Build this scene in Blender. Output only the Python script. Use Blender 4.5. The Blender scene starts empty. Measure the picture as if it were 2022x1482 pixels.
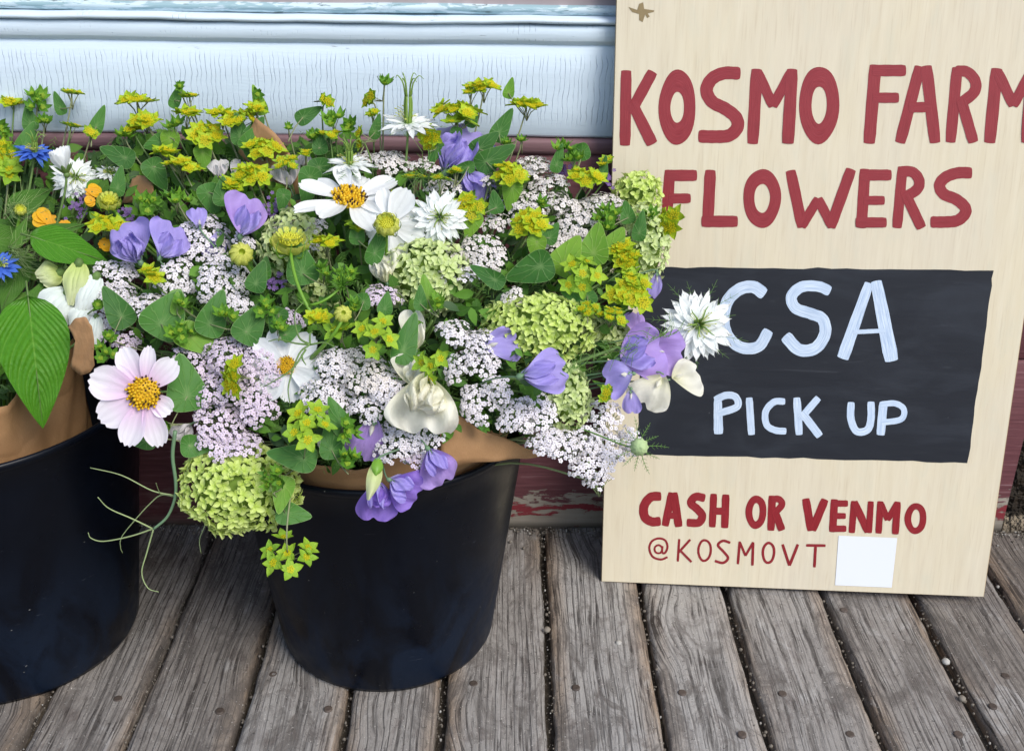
import bpy, math, random
import numpy as np
from mathutils import Vector, Matrix
random.seed(7); rng = np.random.default_rng(7)
S = bpy.context.scene
COL = S.collection
# ------------------------------------------------------------------ camera
W0, H0, F0 = 2022.0, 1482.0, 2200.0
PIT, YAW, ROL = math.radians(26.41), math.radians(-.49), math.radians(.74)
CAM = np.array([0, -1.61341848, 1.1])
_f = np.array([-math.sin(YAW)*math.cos(PIT), math.cos(YAW)*math.cos(PIT), -math.sin(PIT)])
_r = np.array([math.cos(YAW), math.sin(YAW), 0.]); _u = np.cross(_r, _f)
CR = _r*math.cos(ROL)+_u*math.sin(ROL); CU = -_r*math.sin(ROL)+_u*math.cos(ROL); CF = _f
cd = bpy.data.cameras.new('camera'); cam = bpy.data.objects.new('camera', cd); COL.objects.link(cam)
cam.matrix_world = Matrix(((CR[0], CU[0], -CF[0], CAM[0]), (CR[1], CU[1], -CF[1], CAM[1]), (CR[2], CU[2], -CF[2], CAM[2]), (0, 0, 0, 1)))
cd.sensor_fit = 'HORIZONTAL'; cd.sensor_width = 36; cd.lens = 36*F0/W0; cd.clip_start = .05; cd.clip_end = 400
S.camera = cam
# ------------------------------------------------------------------ light
EL, AZ = 46, 140          # sun height; azimuth clockwise from +Y
wd = bpy.data.worlds.new('World'); S.world = wd; wd.use_nodes = True
wn = wd.node_tree; bg = wn.nodes['Background']
sky = wn.nodes.new('ShaderNodeTexSky'); sky.sky_type = 'NISHITA'; sky.sun_disc = False
sky.sun_elevation = math.radians(EL); sky.sun_rotation = math.radians(AZ); sky.air_density = 1.0; sky.dust_density = 1.5; sky.ozone_density = 1.2
wn.links.new(sky.outputs[0], bg.inputs[0]); bg.inputs[1].default_value = .14
sd = bpy.data.lights.new('sun', 'SUN'); sun = bpy.data.objects.new('sun', sd); COL.objects.link(sun)
sd.energy = 2.0; sd.angle = math.radians(28); sd.color = (1, .955, .89)
el, az = math.radians(EL), math.radians(AZ)
sdir = Vector((math.sin(az)*math.cos(el), math.cos(az)*math.cos(el), math.sin(el)))
sun.rotation_euler = sdir.to_track_quat('Z', 'Y').to_euler(); sun.location = (1.5, -2, 3)
S.view_settings.view_transform = 'Standard'; S.view_settings.look = 'None'
S.view_settings.exposure = .52; S.view_settings.gamma = 1
S.render.engine = 'CYCLES'
# ------------------------------------------------------------------ pixel helpers (photo pixels -> rays)
def ray(x, y): return CR*(x-W0/2)-CU*(y-H0/2)+CF*F0
def onY(x, y, Y): d = ray(x, y); return CAM+d*((Y-CAM[1])/d[1])
def onZ(x, y, z=0.): d = ray(x, y); return CAM+d*((z-CAM[2])/d[2])
def mpp(p): return float((np.asarray(p)-CAM)@CF)/F0
def depthY(x, y):
    Y = float(np.interp(y, [120, 200, 300, 450, 600, 750, 900, 1100], [-.05, -.08, -.14, -.27, -.385, -.47, -.52, -.54]))
    return Y + .08*min(1.2, abs(x-740)/600)**2
def at(x, y, fwd=0.):
    p = onY(x, y, depthY(x, y)); d = CAM-p; return p+d/np.linalg.norm(d)*fwd
# ------------------------------------------------------------------ object helpers
def tag(o, label=None, cat=None, group=None, kind=None):
    if label: o['label'] = label
    if cat: o['category'] = cat
    if group: o['group'] = group
    if kind: o['kind'] = kind
    return o
def empty(name, mat, label, cat, group=None):
    o = bpy.data.objects.new(name, None); o.empty_display_size = .01; COL.objects.link(o); o.matrix_world = mat
    return tag(o, label, cat, group)
def link(name, me, parent=None, mat=None):
    o = bpy.data.objects.new(name, me); COL.objects.link(o)
    if parent is not None: o.parent = parent
    if mat is not None: o.matrix_local = mat
    return o
class MB:
    """collects faces"""
    def __init__(s): s.v = []; s.f = []; s.uv = []; s.m = []
    def add(s, v, f, uv=None, m=0):
        b = len(s.v); s.v += [tuple(p) for p in v]
        for fc in f:
            s.f.append(tuple(i+b for i in fc)); s.m.append(m)
            s.uv += [tuple(uv[i]) if uv is not None else (0, 0) for i in fc]
    def xf(s, o, M, m=None):
        """add another MB transformed by Matrix M"""
        b = len(s.v)
        A = np.array(M)[:3, :3]; t = np.array(M)[:3, 3]
        s.v += [tuple(q) for q in (np.array(o.v)@A.T+t)]
        for fc, mm in zip(o.f, o.m): s.f.append(tuple(i+b for i in fc)); s.m.append(mm if m is None else m)
        s.uv += o.uv
    def mesh(s, name, mats, smooth=True):
        me = bpy.data.meshes.new(name); me.from_pydata([tuple(map(float, p)) for p in s.v], [], s.f)
        for m in mats: me.materials.append(m)
        me.polygons.foreach_set('material_index', s.m)
        me.polygons.foreach_set('use_smooth', [smooth]*len(s.f))
        ul = me.uv_layers.new(name='UVMap'); ul.data.foreach_set('uv', np.array(s.uv, dtype=np.float32).ravel())
        me.update(); return me
def grid(fn, nu, nv):
    """fn(u,v)->point; u in 0..1, v in -1..1"""
    v = []; uv = []; f = []
    for i in range(nu+1):
        for j in range(nv+1):
            a = i/nu; b = -1+2*j/nv; v.append(fn(a, b)); uv.append((a, b*.5+.5))
    for i in range(nu):
        for j in range(nv):
            k = i*(nv+1)+j; f.append((k, k+nv+1, k+nv+2, k+1))
    return v, f, uv
def tube(mb, pts, r0, r1=None, n=6, m=0):
    pts = [np.asarray(p, float) for p in pts]; r1 = r0 if r1 is None else r1
    v = []; f = []; uv = []; N = len(pts); ref = None
    for i, p in enumerate(pts):
        t = pts[min(i+1, N-1)]-pts[max(i-1, 0)]; t = t/(np.linalg.norm(t)+1e-9)
        if ref is None: ref = np.array([0, 0, 1.]) if abs(t[2]) < .8 else np.array([1., 0, 0])
        a = np.cross(t, ref); a /= np.linalg.norm(a)+1e-9; b = np.cross(t, a); ref = -b if False else ref-t*(ref@t)
        ref /= np.linalg.norm(ref)+1e-9
        r = r0+(r1-r0)*i/(N-1)
        for k in range(n):
            th = 2*math.pi*k/n; v.append(p+(a*math.cos(th)+b*math.sin(th))*r); uv.append((i/(N-1), k/n))
    for i in range(N-1):
        for k in range(n):
            k2 = (k+1) % n; f.append((i*n+k, i*n+k2, (i+1)*n+k2, (i+1)*n+k))
    f.append(tuple(range(n))[::-1]); f.append(tuple((N-1)*n+k for k in range(n)))
    mb.add(v, f, uv, m)
def bez(p0, p1, p2, p3, n=12):
    p0, p1, p2, p3 = [np.asarray(p, float) for p in (p0, p1, p2, p3)]
    return [(1-t)**3*p0+3*(1-t)**2*t*p1+3*(1-t)*t*t*p2+t**3*p3 for t in np.linspace(0, 1, n)]
def catmull(P, n=8):
    P = [np.asarray(p, float) for p in P]; Q = [2*P[0]-P[1]]+P+[2*P[-1]-P[-2]]; o = []
    for i in range(1, len(Q)-2):
        for t in np.linspace(0, 1, n, endpoint=False):
            a, b, c, d = Q[i-1:i+3]
            o.append(.5*((2*b)+(c-a)*t+(2*a-5*b+4*c-d)*t*t+(3*b-a-3*c+d)*t**3))
    o.append(P[-1]); return o
def box(mb, x0, x1, y0, y1, z0, z1, m=0):
    v = [(x, y, z) for x in (x0, x1) for y in (y0, y1) for z in (z0, z1)]
    mb.add(v, [(0, 1, 3, 2), (4, 6, 7, 5), (0, 4, 5, 1), (2, 3, 7, 6), (0, 2, 6, 4), (1, 5, 7, 3)], None, m)
def ball(mb, c, r, nu=5, nv=6, m=0, sc=(1, 1, 1)):
    v = []; f = []
    for i in range(nu+1):
        th = math.pi*i/nu
        for k in range(nv):
            ph = 2*math.pi*k/nv; v.append((c[0]+r*sc[0]*math.sin(th)*math.cos(ph), c[1]+r*sc[1]*math.sin(th)*math.sin(ph), c[2]+r*sc[2]*math.cos(th)))
    for i in range(nu):
        for k in range(nv): k2 = (k+1) % nv; f.append((i*nv+k, (i+1)*nv+k, (i+1)*nv+k2, i*nv+k2))
    mb.add(v, f, None, m)
def RM(ax, ang): return Matrix.Rotation(ang, 4, ax)
def T(x, y, z): return Matrix.Translation((x, y, z))
def SC(s): return Matrix.Scale(s, 4)
# ------------------------------------------------------------------ material helpers
class NT:
    def __init__(s, name):
        s.mat = bpy.data.materials.new(name); s.mat.use_nodes = True; s.t = s.mat.node_tree
        s.p = s.t.nodes['Principled BSDF']; s.out = s.t.nodes['Material Output']
    def n(s, kind, **kw):
        nd = s.t.nodes.new('ShaderNode'+kind)
        for k, v in kw.items():
            if k.startswith('i_'):
                key = k[2:]; nd.inputs[int(key) if key.isdigit() else key.replace('_', ' ')].default_value = v
            else: setattr(nd, k, v)
        return nd
    def l(s, a, b): s.t.links.new(a, b)
    def math(s, op, a, b=None, c=None, clamp=False):
        nd = s.t.nodes.new('ShaderNodeMath'); nd.operation = op; nd.use_clamp = clamp
        for i, x in enumerate((a, b, c)):
            if x is None: continue
            if isinstance(x, (int, float)): nd.inputs[i].default_value = x
            else: s.l(x, nd.inputs[i])
        return nd.outputs[0]
    def mix(s, fac, a, b, mode='MIX'):
        nd = s.t.nodes.new('ShaderNodeMix'); nd.data_type = 'RGBA'; nd.blend_type = mode; nd.clamp_factor = True
        for i, x in ((0, fac), (6, a), (7, b)):
            if isinstance(x, (int, float)): nd.inputs[i].default_value = x
            elif isinstance(x, tuple): nd.inputs[i].default_value = (*x, 1)[:4]
            else: s.l(x, nd.inputs[i])
        return nd.outputs[2]
    def ramp(s, x, lo, hi, a=0., b=1.):
        nd = s.t.nodes.new('ShaderNodeMapRange'); nd.clamp = True
        s.l(x, nd.inputs[0])
        for i, q in zip((1, 2, 3, 4), (lo, hi, a, b)): nd.inputs[i].default_value = q
        return nd.outputs[0]
    def coords(s, kind='Object', scale=(1, 1, 1), rot=(0, 0, 0), rand=0.):
        c = s.n('TexCoord').outputs[kind]
        if rand:
            oi = s.n('ObjectInfo').outputs['Random']; cb = s.n('CombineXYZ')
            for i, k in enumerate((37., 61., 23.)): s.l(s.math('MULTIPLY', oi, k*rand), cb.inputs[i])
            ad = s.n('VectorMath', operation='ADD'); s.l(c, ad.inputs[0]); s.l(cb.outputs[0], ad.inputs[1]); c = ad.outputs[0]
        mp = s.n('Mapping'); s.l(c, mp.inputs[0]); mp.inputs['Scale'].default_value = scale; mp.inputs['Rotation'].default_value = rot
        return mp.outputs[0]
    def noise(s, co, scale, detail=4, rough=.55, dist=0., out=0):
        nd = s.n('TexNoise'); s.l(co, nd.inputs['Vector']); nd.inputs['Scale'].default_value = scale
        nd.inputs['Detail'].default_value = detail; nd.inputs['Roughness'].default_value = rough; nd.inputs['Distortion'].default_value = dist
        return nd.outputs[out]
    def bump(s, h, strength=.5, dist=.001, normal=None):
        nd = s.n('Bump'); s.l(h, nd.inputs['Height']); nd.inputs['Strength'].default_value = strength; nd.inputs['Distance'].default_value = dist
        if normal is not None: s.l(normal, nd.inputs['Normal'])
        return nd.outputs[0]
    def set(s, color=None, rough=None, normal=None, spec=None, **kw):
        def put(k, x):
            if x is None: return
            if isinstance(x, (int, float)): s.p.inputs[k].default_value = x
            elif isinstance(x, tuple): s.p.inputs[k].default_value = (*x, 1)[:4]
            else: s.l(x, s.p.inputs[k])
        put('Base Color', color); put('Roughness', rough); put('Normal', normal); put('Specular IOR Level', spec)
        for k, x in kw.items(): put(k.replace('_', ' '), x)
        return s
    def thin(s, col, fac):
        """adds light passing through a thin petal or leaf"""
        tr = s.n('BsdfTranslucent'); mx = s.n('MixShader'); mx.inputs[0].default_value = fac
        if isinstance(col, tuple): tr.inputs[0].default_value = (*col, 1)
        else: s.l(col, tr.inputs[0])
        s.l(s.p.outputs[0], mx.inputs[1]); s.l(tr.outputs[0], mx.inputs[2]); s.l(mx.outputs[0], s.out.inputs[0])
def uvs(t):
    sp = t.n('SeparateXYZ'); t.l(t.n('TexCoord').outputs['UV'], sp.inputs[0]); return sp.outputs[0], sp.outputs[1]
def petal_mat(name, base, tip=None, blush=None, fac=.35, rib=18, ribs=.25, rough=.5, vary=.12, bl=(.0, .55)):
    t = NT(name); u, v = uvs(t)
    c = t.mix(t.ramp(u, .1, .9), base, tip or base)
    if blush: c = t.mix(t.ramp(u, bl[0], bl[1], .75, 0), c, blush)
    oi = t.n('ObjectInfo').outputs['Random']
    nz = t.noise(t.coords('Object', rand=1.), .06, 3)
    c = t.mix(t.math('MULTIPLY', nz, vary*1.4), c, tuple(x*.72 for x in base[:3]))
    c = t.mix(t.math('MULTIPLY', oi, vary), c, tuple(min(1, x*.8) for x in base[:3]))
    w = t.math('MULTIPLY', t.math('SINE', t.math('ADD', t.math('MULTIPLY', v, rib*math.pi), t.math('MULTIPLY', t.noise(t.coords('UV', scale=(2, 5, 1), rand=1.), 1.5, 3), 7.))), .8)
    w2 = t.math('ADD', w, t.noise(t.coords('UV', scale=(3, 40, 1)), 1.5, 3))
    c = t.mix(t.ramp(w2, .2, 1.5, 0, .20), c, tuple(x*.6 for x in base[:3]))
    t.set(c, rough, t.bump(w2, ribs*.55, .6), .35); t.thin(c, fac); return t.mat
def leaf_mat(name, c1, c2, vein=(.35, .5, .2), mode='none', fac=.25, rough=.45, vary=.35, n=14):
    t = NT(name); u, v = uvs(t); oi = t.n('ObjectInfo').outputs['Random']
    nz = t.noise(t.coords('Object', rand=1.), .045, 4)
    c = t.mix(t.ramp(t.math('ADD', t.math('MULTIPLY', nz, .7), t.math('MULTIPLY', oi, .6)), .3, .95), c1, c2)
    hgt = nz
    if mode == 'pin':
        av = t.math('ABSOLUTE', t.math('SUBTRACT', v, .5))
        s = t.math('SINE', t.math('MULTIPLY', t.math('SUBTRACT', u, t.math('MULTIPLY', t.math('POWER', av, 1.25), 1.05)), n*2*math.pi))
        lines = t.ramp(s, .86, 1.0); mid = t.ramp(av, .0, .018, 1, 0)
        nz2 = t.noise(t.coords('UV', scale=(14, 9, 1)), 2.5, 4)
        lv = t.math('MAXIMUM', t.math('MULTIPLY', lines, .45), mid); c = t.mix(t.math('MULTIPLY', lv, .8), c, vein)
        hgt = t.math('ADD', t.math('MULTIPLY', t.math('POWER', t.math('ABSOLUTE', s), 1.5), -1.), t.math('MULTIPLY', nz2, 1.4)); bs, bd = .32, 1.0
        c = t.mix(t.ramp(nz2, .35, .75, 0, .3), c, tuple(x*.55 for x in c1))
    elif mode == 'rad':
        nz2 = t.noise(t.coords('UV', scale=(30, 3, 1)), 2., 3)
        s = t.math('SINE', t.math('ADD', t.math('MULTIPLY', u, n*2*math.pi), t.math('MULTIPLY', t.noise(t.coords('Object', rand=1.), .05, 2), 4.)))
        lines = t.math('MULTIPLY', t.ramp(t.math('ADD', s, t.math('MULTIPLY', nz2, .3)), .85, 1.15), t.ramp(v, .25, 1., .34, .06))
        c = t.mix(lines, c, vein); c = t.mix(t.ramp(v, .965, .985, 0, .6), c, vein); c = t.mix(t.ramp(v, 0, .3, .45, 0), c, vein)
        hgt = lines; bs, bd = .3, .5
    else: bs, bd = .2, .6
    t.set(c, rough+.06, t.bump(hgt, bs, bd), .25); t.thin(c, fac); return t.mat
def plain(name, c, rough=.5, fac=0., spec=.4, vary=.3, ns=.1, bump=0.):
    t = NT(name); oi = t.n('ObjectInfo').outputs['Random']; nz = t.noise(t.coords('Object', rand=1.), ns, 3)
    cc = t.mix(t.math('MULTIPLY', t.math('ADD', nz, oi), vary), c, tuple(x*.5 for x in c))
    t.set(cc, rough, t.bump(nz, bump, 1.) if bump else None, spec)
    if fac: t.thin(cc, fac)
    return t.mat
# colours
M = {}
M['yar_white'] = plain('yarrow_white', (.85, .81, .85), .6, .2, vary=.10)
M['yar_pink'] = plain('yarrow_pink', (.80, .68, .82), .6, .2, vary=.14)
M['yar_cream'] = plain('yarrow_cream', (.80, .75, .73), .6, .2, vary=.12)
M['yar_mid'] = plain('yarrow_centre', (.62, .58, .47), .8, vary=.25)
M['yar_green'] = plain('yarrow_stalk', (.26, .34, .15), .6)
M['bup_bract'] = leaf_mat('bupleurum_bract', (.40, .58, .04), (.24, .44, .04), (.5, .6, .2), 'none', .3)
M['bup_bract_g'] = leaf_mat('bupleurum_bract_green', (.18, .38, .035), (.10, .26, .03), (.4, .55, .2), 'none', .3)
M['bup_bract_y'] = leaf_mat('bupleurum_bract_yellow', (.34, .50, .025), (.46, .60, .03), (.5, .6, .2), 'none', .3)
M['bup_yel'] = plain('bupleurum_flower', (.92, .80, .015), .6, .3, vary=.25)
M['bup_gre'] = plain('bupleurum_flower_green', (.36, .54, .03), .6, .15, vary=.25)
M['round_leaf'] = leaf_mat('round_leaf', (.034, .125, .020), (.066, .20, .03), (.26, .40, .15), 'rad', .22, n=11)
M['round_leaf_y'] = leaf_mat('round_leaf_light', (.20, .38, .035), (.12, .29, .03), (.38, .5, .15), 'rad', .3, n=11)
M['big_leaf'] = leaf_mat('big_leaf', (.05, .20, .008), (.08, .26, .015), (.17, .36, .05), 'pin', .2, .32, n=6.5)
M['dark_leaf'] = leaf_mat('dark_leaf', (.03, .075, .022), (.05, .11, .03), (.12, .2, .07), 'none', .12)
M['mid_leaf'] = leaf_mat('mid_leaf', (.055, .16, .02), (.10, .24, .03), (.2, .3, .1), 'pin', .2, n=8)
M['light_leaf'] = leaf_mat('light_leaf', (.11, .27, .035), (.18, .38, .04), (.25, .4, .12), 'none', .3)
M['stem'] = plain('green_stem', (.14, .24, .06), .5, vary=.4)
M['stem_bright'] = plain('bright_stem', (.16, .34, .03), .45, vary=.25)
M['stem_tan'] = plain('tan_green_stem', (.24, .27, .13), .5, vary=.3)
M['tendril'] = plain('tendril_green', (.33, .42, .19), .5, vary=.3)
M['tendril_blue'] = plain('pea_stem', (.16, .28, .15), .5, vary=.3)
M['thread'] = plain('thread_green', (.13, .27, .05), .6, vary=.3)
M['thread_light'] = plain('thread_light', (.32, .45, .16), .6, vary=.3)
M['hyd'] = petal_mat('hydrangea', (.60, .76, .15), (.80, .90, .38), fac=.3, rib=5, ribs=.1, vary=.25)
M['hyd_pale'] = petal_mat('hydrangea_pale', (.62, .75, .29), (.82, .90, .52), fac=.3, rib=5, ribs=.1, vary=.3)
M['hyd_core'] = plain('hydrangea_core', (.15, .24, .03), .8)
M['cos_white'] = petal_mat('cosmos_white', (.92, .94, .94), fac=.35, rib=7, ribs=.25, vary=.04)
M['cos_pink'] = petal_mat('cosmos_pink', (.90, .80, .91), (.92, .88, .94), blush=(.70, .33, .66), fac=.35, rib=8, ribs=.25, vary=.06, bl=(.05, .75))
M['disc_y'] = plain('disc_yellow', (.80, .50, .015), .6, vary=.2)
M['disc_b'] = plain('disc_brown', (.06, .025, .008), .6)
M['nig_white'] = petal_mat('nigella_white', (.92, .95, .93), fac=.35, rib=5, ribs=.25, blush=(.55, .72, .35), bl=(.0, .3), vary=.04)
M['nig_blue'] = petal_mat('nigella_blue', (.06, .16, .66), (.10, .22, .75), fac=.25, rib=5, ribs=.3, vary=.3)
M['nig_green'] = plain('nigella_centre', (.22, .36, .06), .5, .1)
M['nig_yel'] = plain('nigella_stamen', (.55, .60, .13), .6, .1)
M['pod'] = leaf_mat('seed_pod', (.45, .60, .28), (.58, .70, .40), (.2, .4, .1), 'none', .2)
M['pea_lilac'] = petal_mat('sweet_pea_lilac', (.40, .34, .80), (.46, .38, .84), blush=(.60, .55, .85), fac=.35, rib=9, ribs=.3, vary=.2, bl=(0, .5))
M['pea_purple'] = petal_mat('sweet_pea_purple', (.30, .17, .66), (.34, .22, .74), blush=(.50, .42, .80), fac=.35, rib=9, ribs=.3, vary=.25, bl=(0, .4))
M['pea_mauve'] = petal_mat('sweet_pea_mauve', (.45, .28, .72), (.50, .36, .80), blush=(.62, .5, .84), fac=.35, rib=9, ribs=.3, vary=.2, bl=(0, .4))
M['pea_cream'] = petal_mat('sweet_pea_cream', (.93, .91, .70), (.95, .94, .84), blush=(.72, .74, .42), fac=.4, rib=7, ribs=.3, vary=.12, bl=(0, .45))
M['pea_grey'] = petal_mat('petal_pinkwhite', (.74, .70, .71), (.80, .78, .78), fac=.4, rib=7, ribs=.3, vary=.12)
M['snap'] = petal_mat('snapdragon', (.60, .72, .22), (.78, .82, .52), fac=.35, rib=5, ribs=.3, vary=.12)
M['snap_white'] = petal_mat('snapdragon_white', (.84, .92, .86), (.9, .94, .92), fac=.35, rib=5, ribs=.3, vary=.1)
M['orange'] = petal_mat('yellow_petal', (.85, .42, .01), (.88, .52, .01), fac=.3, rib=7, ribs=.3, vary=.15)
M['bud_y'] = petal_mat('bud_yellow', (.60, .74, .08), (.86, .86, .20), fac=.25, rib=3, ribs=.8, vary=.2, rough=.35)
M['bud_disc'] = plain('bud_disc', (.74, .74, .06), .6, .1)
M['statice'] = plain('statice', (.28, .16, .45), .7, .2, vary=.4)
# ------------------------------------------------------------------ kraft paper, bucket, wood, paint
def m_kraft():
    t = NT('kraft_paper'); co = t.coords('Object')
    fine = t.noise(t.coords('Object', scale=(300, 300, 60)), 4, 5); big = t.noise(co, 9, 4); vo = t.n('TexVoronoi', feature='DISTANCE_TO_EDGE'); mpv = t.n('VectorMath', operation='MULTIPLY_ADD'); t.l(t.noise(co, 12, 3, out=1), mpv.inputs[0]); mpv.inputs[1].default_value = (.05, .05, .05); t.l(co, mpv.inputs[2]); t.l(mpv.outputs[0], vo.inputs['Vector']); vo.inputs['Scale'].default_value = 17; cr = t.math('ADD', t.math('MULTIPLY', t.ramp(vo.outputs[0], 0, .12), .5), t.noise(co, 26, 4, .6))
    c = t.mix(fine, (.34, .19, .085), (.50, .30, .15)); c = t.mix(t.ramp(big, .35, .7, 0, .4), c, (.24, .12, .05))
    t.set(c, .75, t.bump(t.math('ADD', cr, t.math('MULTIPLY', fine, .12)), .45, .0022), .25); t.thin(c, .12); return t.mat
def m_bucket():
    t = NT('black_plastic'); co = t.coords('Object', rand=.3)
    z = t.n('SeparateXYZ'); t.l(t.n('TexCoord').outputs['Object'], z.inputs[0])
    sky_smear = t.noise(t.coords('Object', scale=(9, 9, 4), rand=.3), 1.2, 5, .6, 1.2)
    low = t.ramp(z.outputs[2], .26, .08)
    sm = t.math('MULTIPLY', t.ramp(sky_smear, .40, .56), t.math('ADD', t.math('MULTIPLY', low, .8), .1))  # bluish patches low down: sky reflection painted into the plastic colour
    scr = t.noise(t.coords('Object', scale=(14, 14, 260), rot=(0, .35, 0)), 3, 2, .5, .2)
    scr = t.ramp(scr, .74, .80)
    sp = t.noise(co, 170, 1); sp = t.ramp(sp, .80, .84)
    c = t.mix(sm, (.0022, .0032, .0065), (.0055, .011, .024)); c = t.mix(t.math('MULTIPLY', scr, .5), c, (.09, .10, .12)); c = t.mix(t.math('MULTIPLY', sp, .35), c, (.4, .4, .38))
    fine = t.noise(co, 60, 4)
    ro = t.math('ADD', t.math('MULTIPLY', sm, .2), t.ramp(fine, .3, .7, .26, .36))
    t.set(c, ro, t.bump(t.math('ADD', t.math('MULTIPLY', sky_smear, .3), t.math('MULTIPLY', scr, -.1)), .2, .004), .2); return t.mat
def m_deck():
    t = NT('weathered_wood'); u, v_ = uvs(t)
    base = t.coords('Object', rand=1.); wob = t.noise(t.coords('Object', scale=(1, .45, 1), rand=1.), 7, 3, out=1)
    # knots bend the grain around them
    kv = t.n('TexVoronoi', feature='F1'); km = t.n('Mapping'); t.l(base, km.inputs[0]); km.inputs['Scale'].default_value = (5.5, 2.6, 5.5); t.l(km.outputs[0], kv.inputs['Vector']); kv.inputs['Scale'].default_value = 1.; kd = kv.outputs['Distance']
    ad = t.n('VectorMath', operation='MULTIPLY_ADD'); t.l(wob, ad.inputs[0]); ad.inputs[1].default_value = (.018, .01, .02); t.l(base, ad.inputs[2])
    kb = t.n('CombineXYZ'); t.l(t.math('MULTIPLY', t.ramp(kd, .30, .0), .028), kb.inputs[0]); ad2 = t.n('VectorMath', operation='ADD'); t.l(ad.outputs[0], ad2.inputs[0]); t.l(kb.outputs[0], ad2.inputs[1])
    def st(sx, sy, sc, det, r=.6, d=0.):
        mp = t.n('Mapping'); t.l(ad2.outputs[0], mp.inputs[0]); mp.inputs['Scale'].default_value = (sx, sy, sx*.5); return t.noise(mp.outputs[0], sc, det, r, d)
    g1 = st(62, 2.2, 1.3, 6, .6, .2); g2 = st(170, 7, 1.2, 5, .62); g3 = st(260, 30, 1.2, 3)
    wv = t.n('TexWave', wave_type='BANDS', bands_direction='X', wave_profile='SAW'); mp3 = t.n('Mapping'); t.l(ad2.outputs[0], mp3.inputs[0]); mp3.inputs['Scale'].default_value = (1, .05, 1)
    t.l(mp3.outputs[0], wv.inputs[0]); wv.inputs['Scale'].default_value = 34; wv.inputs['Distortion'].default_value = 5; wv.inputs['Detail'].default_value = 3; wv.inputs['Detail Scale'].default_value = 1.2
    big = t.noise(t.coords('Object', scale=(4, 1.5, 4), rand=1.), 1.4, 5, .6, .6); pat = t.noise(t.coords('Object', scale=(13, 7, 13), rand=1.), 1.4, 7, .7, 1.1); pt2 = t.noise(t.coords('Object', scale=(40, 22, 40), rand=1.), 1.3, 6, .7, .6)
    oi = t.n('ObjectInfo').outputs['Random']
    tone = t.math('ADD', t.math('MULTIPLY', big, .45), t.math('MULTIPLY', oi, .55))
    c = t.mix(t.ramp(tone, .18, .75), (.170, .145, .122), (.345, .33, .31))
    edge = t.math('MULTIPLY', t.ramp(t.math('ABSOLUTE', t.math('SUBTRACT', v_, .5)), .28, .5), t.ramp(t.noise(t.coords('Object', scale=(8, 1.2, 8), rand=2.), 1.7, 4), .42, .62))
    c = t.mix(t.math('MULTIPLY', edge, .75), c, (.27, .175, .095))
    c = t.mix(t.ramp(pat, .50, .62, 0, .75), c, (.105, .092, .082)); c = t.mix(t.ramp(pt2, .52, .66, 0, .5), c, (.12, .095, .085)); c = t.mix(t.ramp(pat, .42, .32, 0, .5), c, (.46, .45, .43))
    c = t.mix(t.ramp(g1, .58, .70, 0, .45), c, (.46, .44, .42))
    calm = t.ramp(pat, .62, .46, .25, 1.)
    dark = t.math('MAXIMUM', t.ramp(g1, .44, .36, 0, .8), t.ramp(g2, .46, .38, 0, .85))
    ln = t.math('MULTIPLY', t.ramp(wv.outputs[1], .22, .05, 0, .85), t.ramp(big, .35, .55, .3, 1.)); allg = t.math('MULTIPLY', t.math('MAXIMUM', dark, ln), calm)
    kn = t.ramp(kd, .085, .05); kr = t.math('MULTIPLY', t.ramp(t.math('SINE', t.math('MULTIPLY', kd, 260.)), .1, .9), t.ramp(kd, .13, .08))
    c = t.mix(allg, c, (.032, .026, .023)); c = t.mix(t.math('MULTIPLY', kn, .75), c, (.06, .042, .032)); c = t.mix(t.math('MULTIPLY', kr, .5), c, (.04, .03, .025))
    spk = t.noise(base, 330, 2, .6); c = t.mix(t.ramp(spk, .68, .73, 0, .75), c, (.60, .57, .52)); c = t.mix(t.ramp(t.noise(base, 190, 4, .75), .40, .33, 0, .75), c, (.035, .03, .027))
    h = t.math('SUBTRACT', t.math('ADD', t.math('MULTIPLY', g1, .7), t.math('ADD', t.math('MULTIPLY', g2, .6), t.math('MULTIPLY', g3, .2))), t.math('MULTIPLY', ln, .2))
    h = t.math('ADD', h, t.math('ADD', t.math('MULTIPLY', pat, -.9), t.math('MULTIPLY', pt2, -.5)))
    t.set(c, .85, t.bump(h, .9, .0038), .25); return t.mat
def m_dirt():
    t = NT('dirt'); co = t.coords('Object'); a = t.noise(co, 90, 6, .7); b = t.noise(co, 420, 3)
    c = t.mix(a, (.03, .024, .018), (.15, .125, .095)); c = t.mix(t.ramp(b, .62, .72, 0, .7), c, (.42, .38, .32)); t.set(c, .95, t.bump(a, .8, .006), .1); return t.mat
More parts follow.
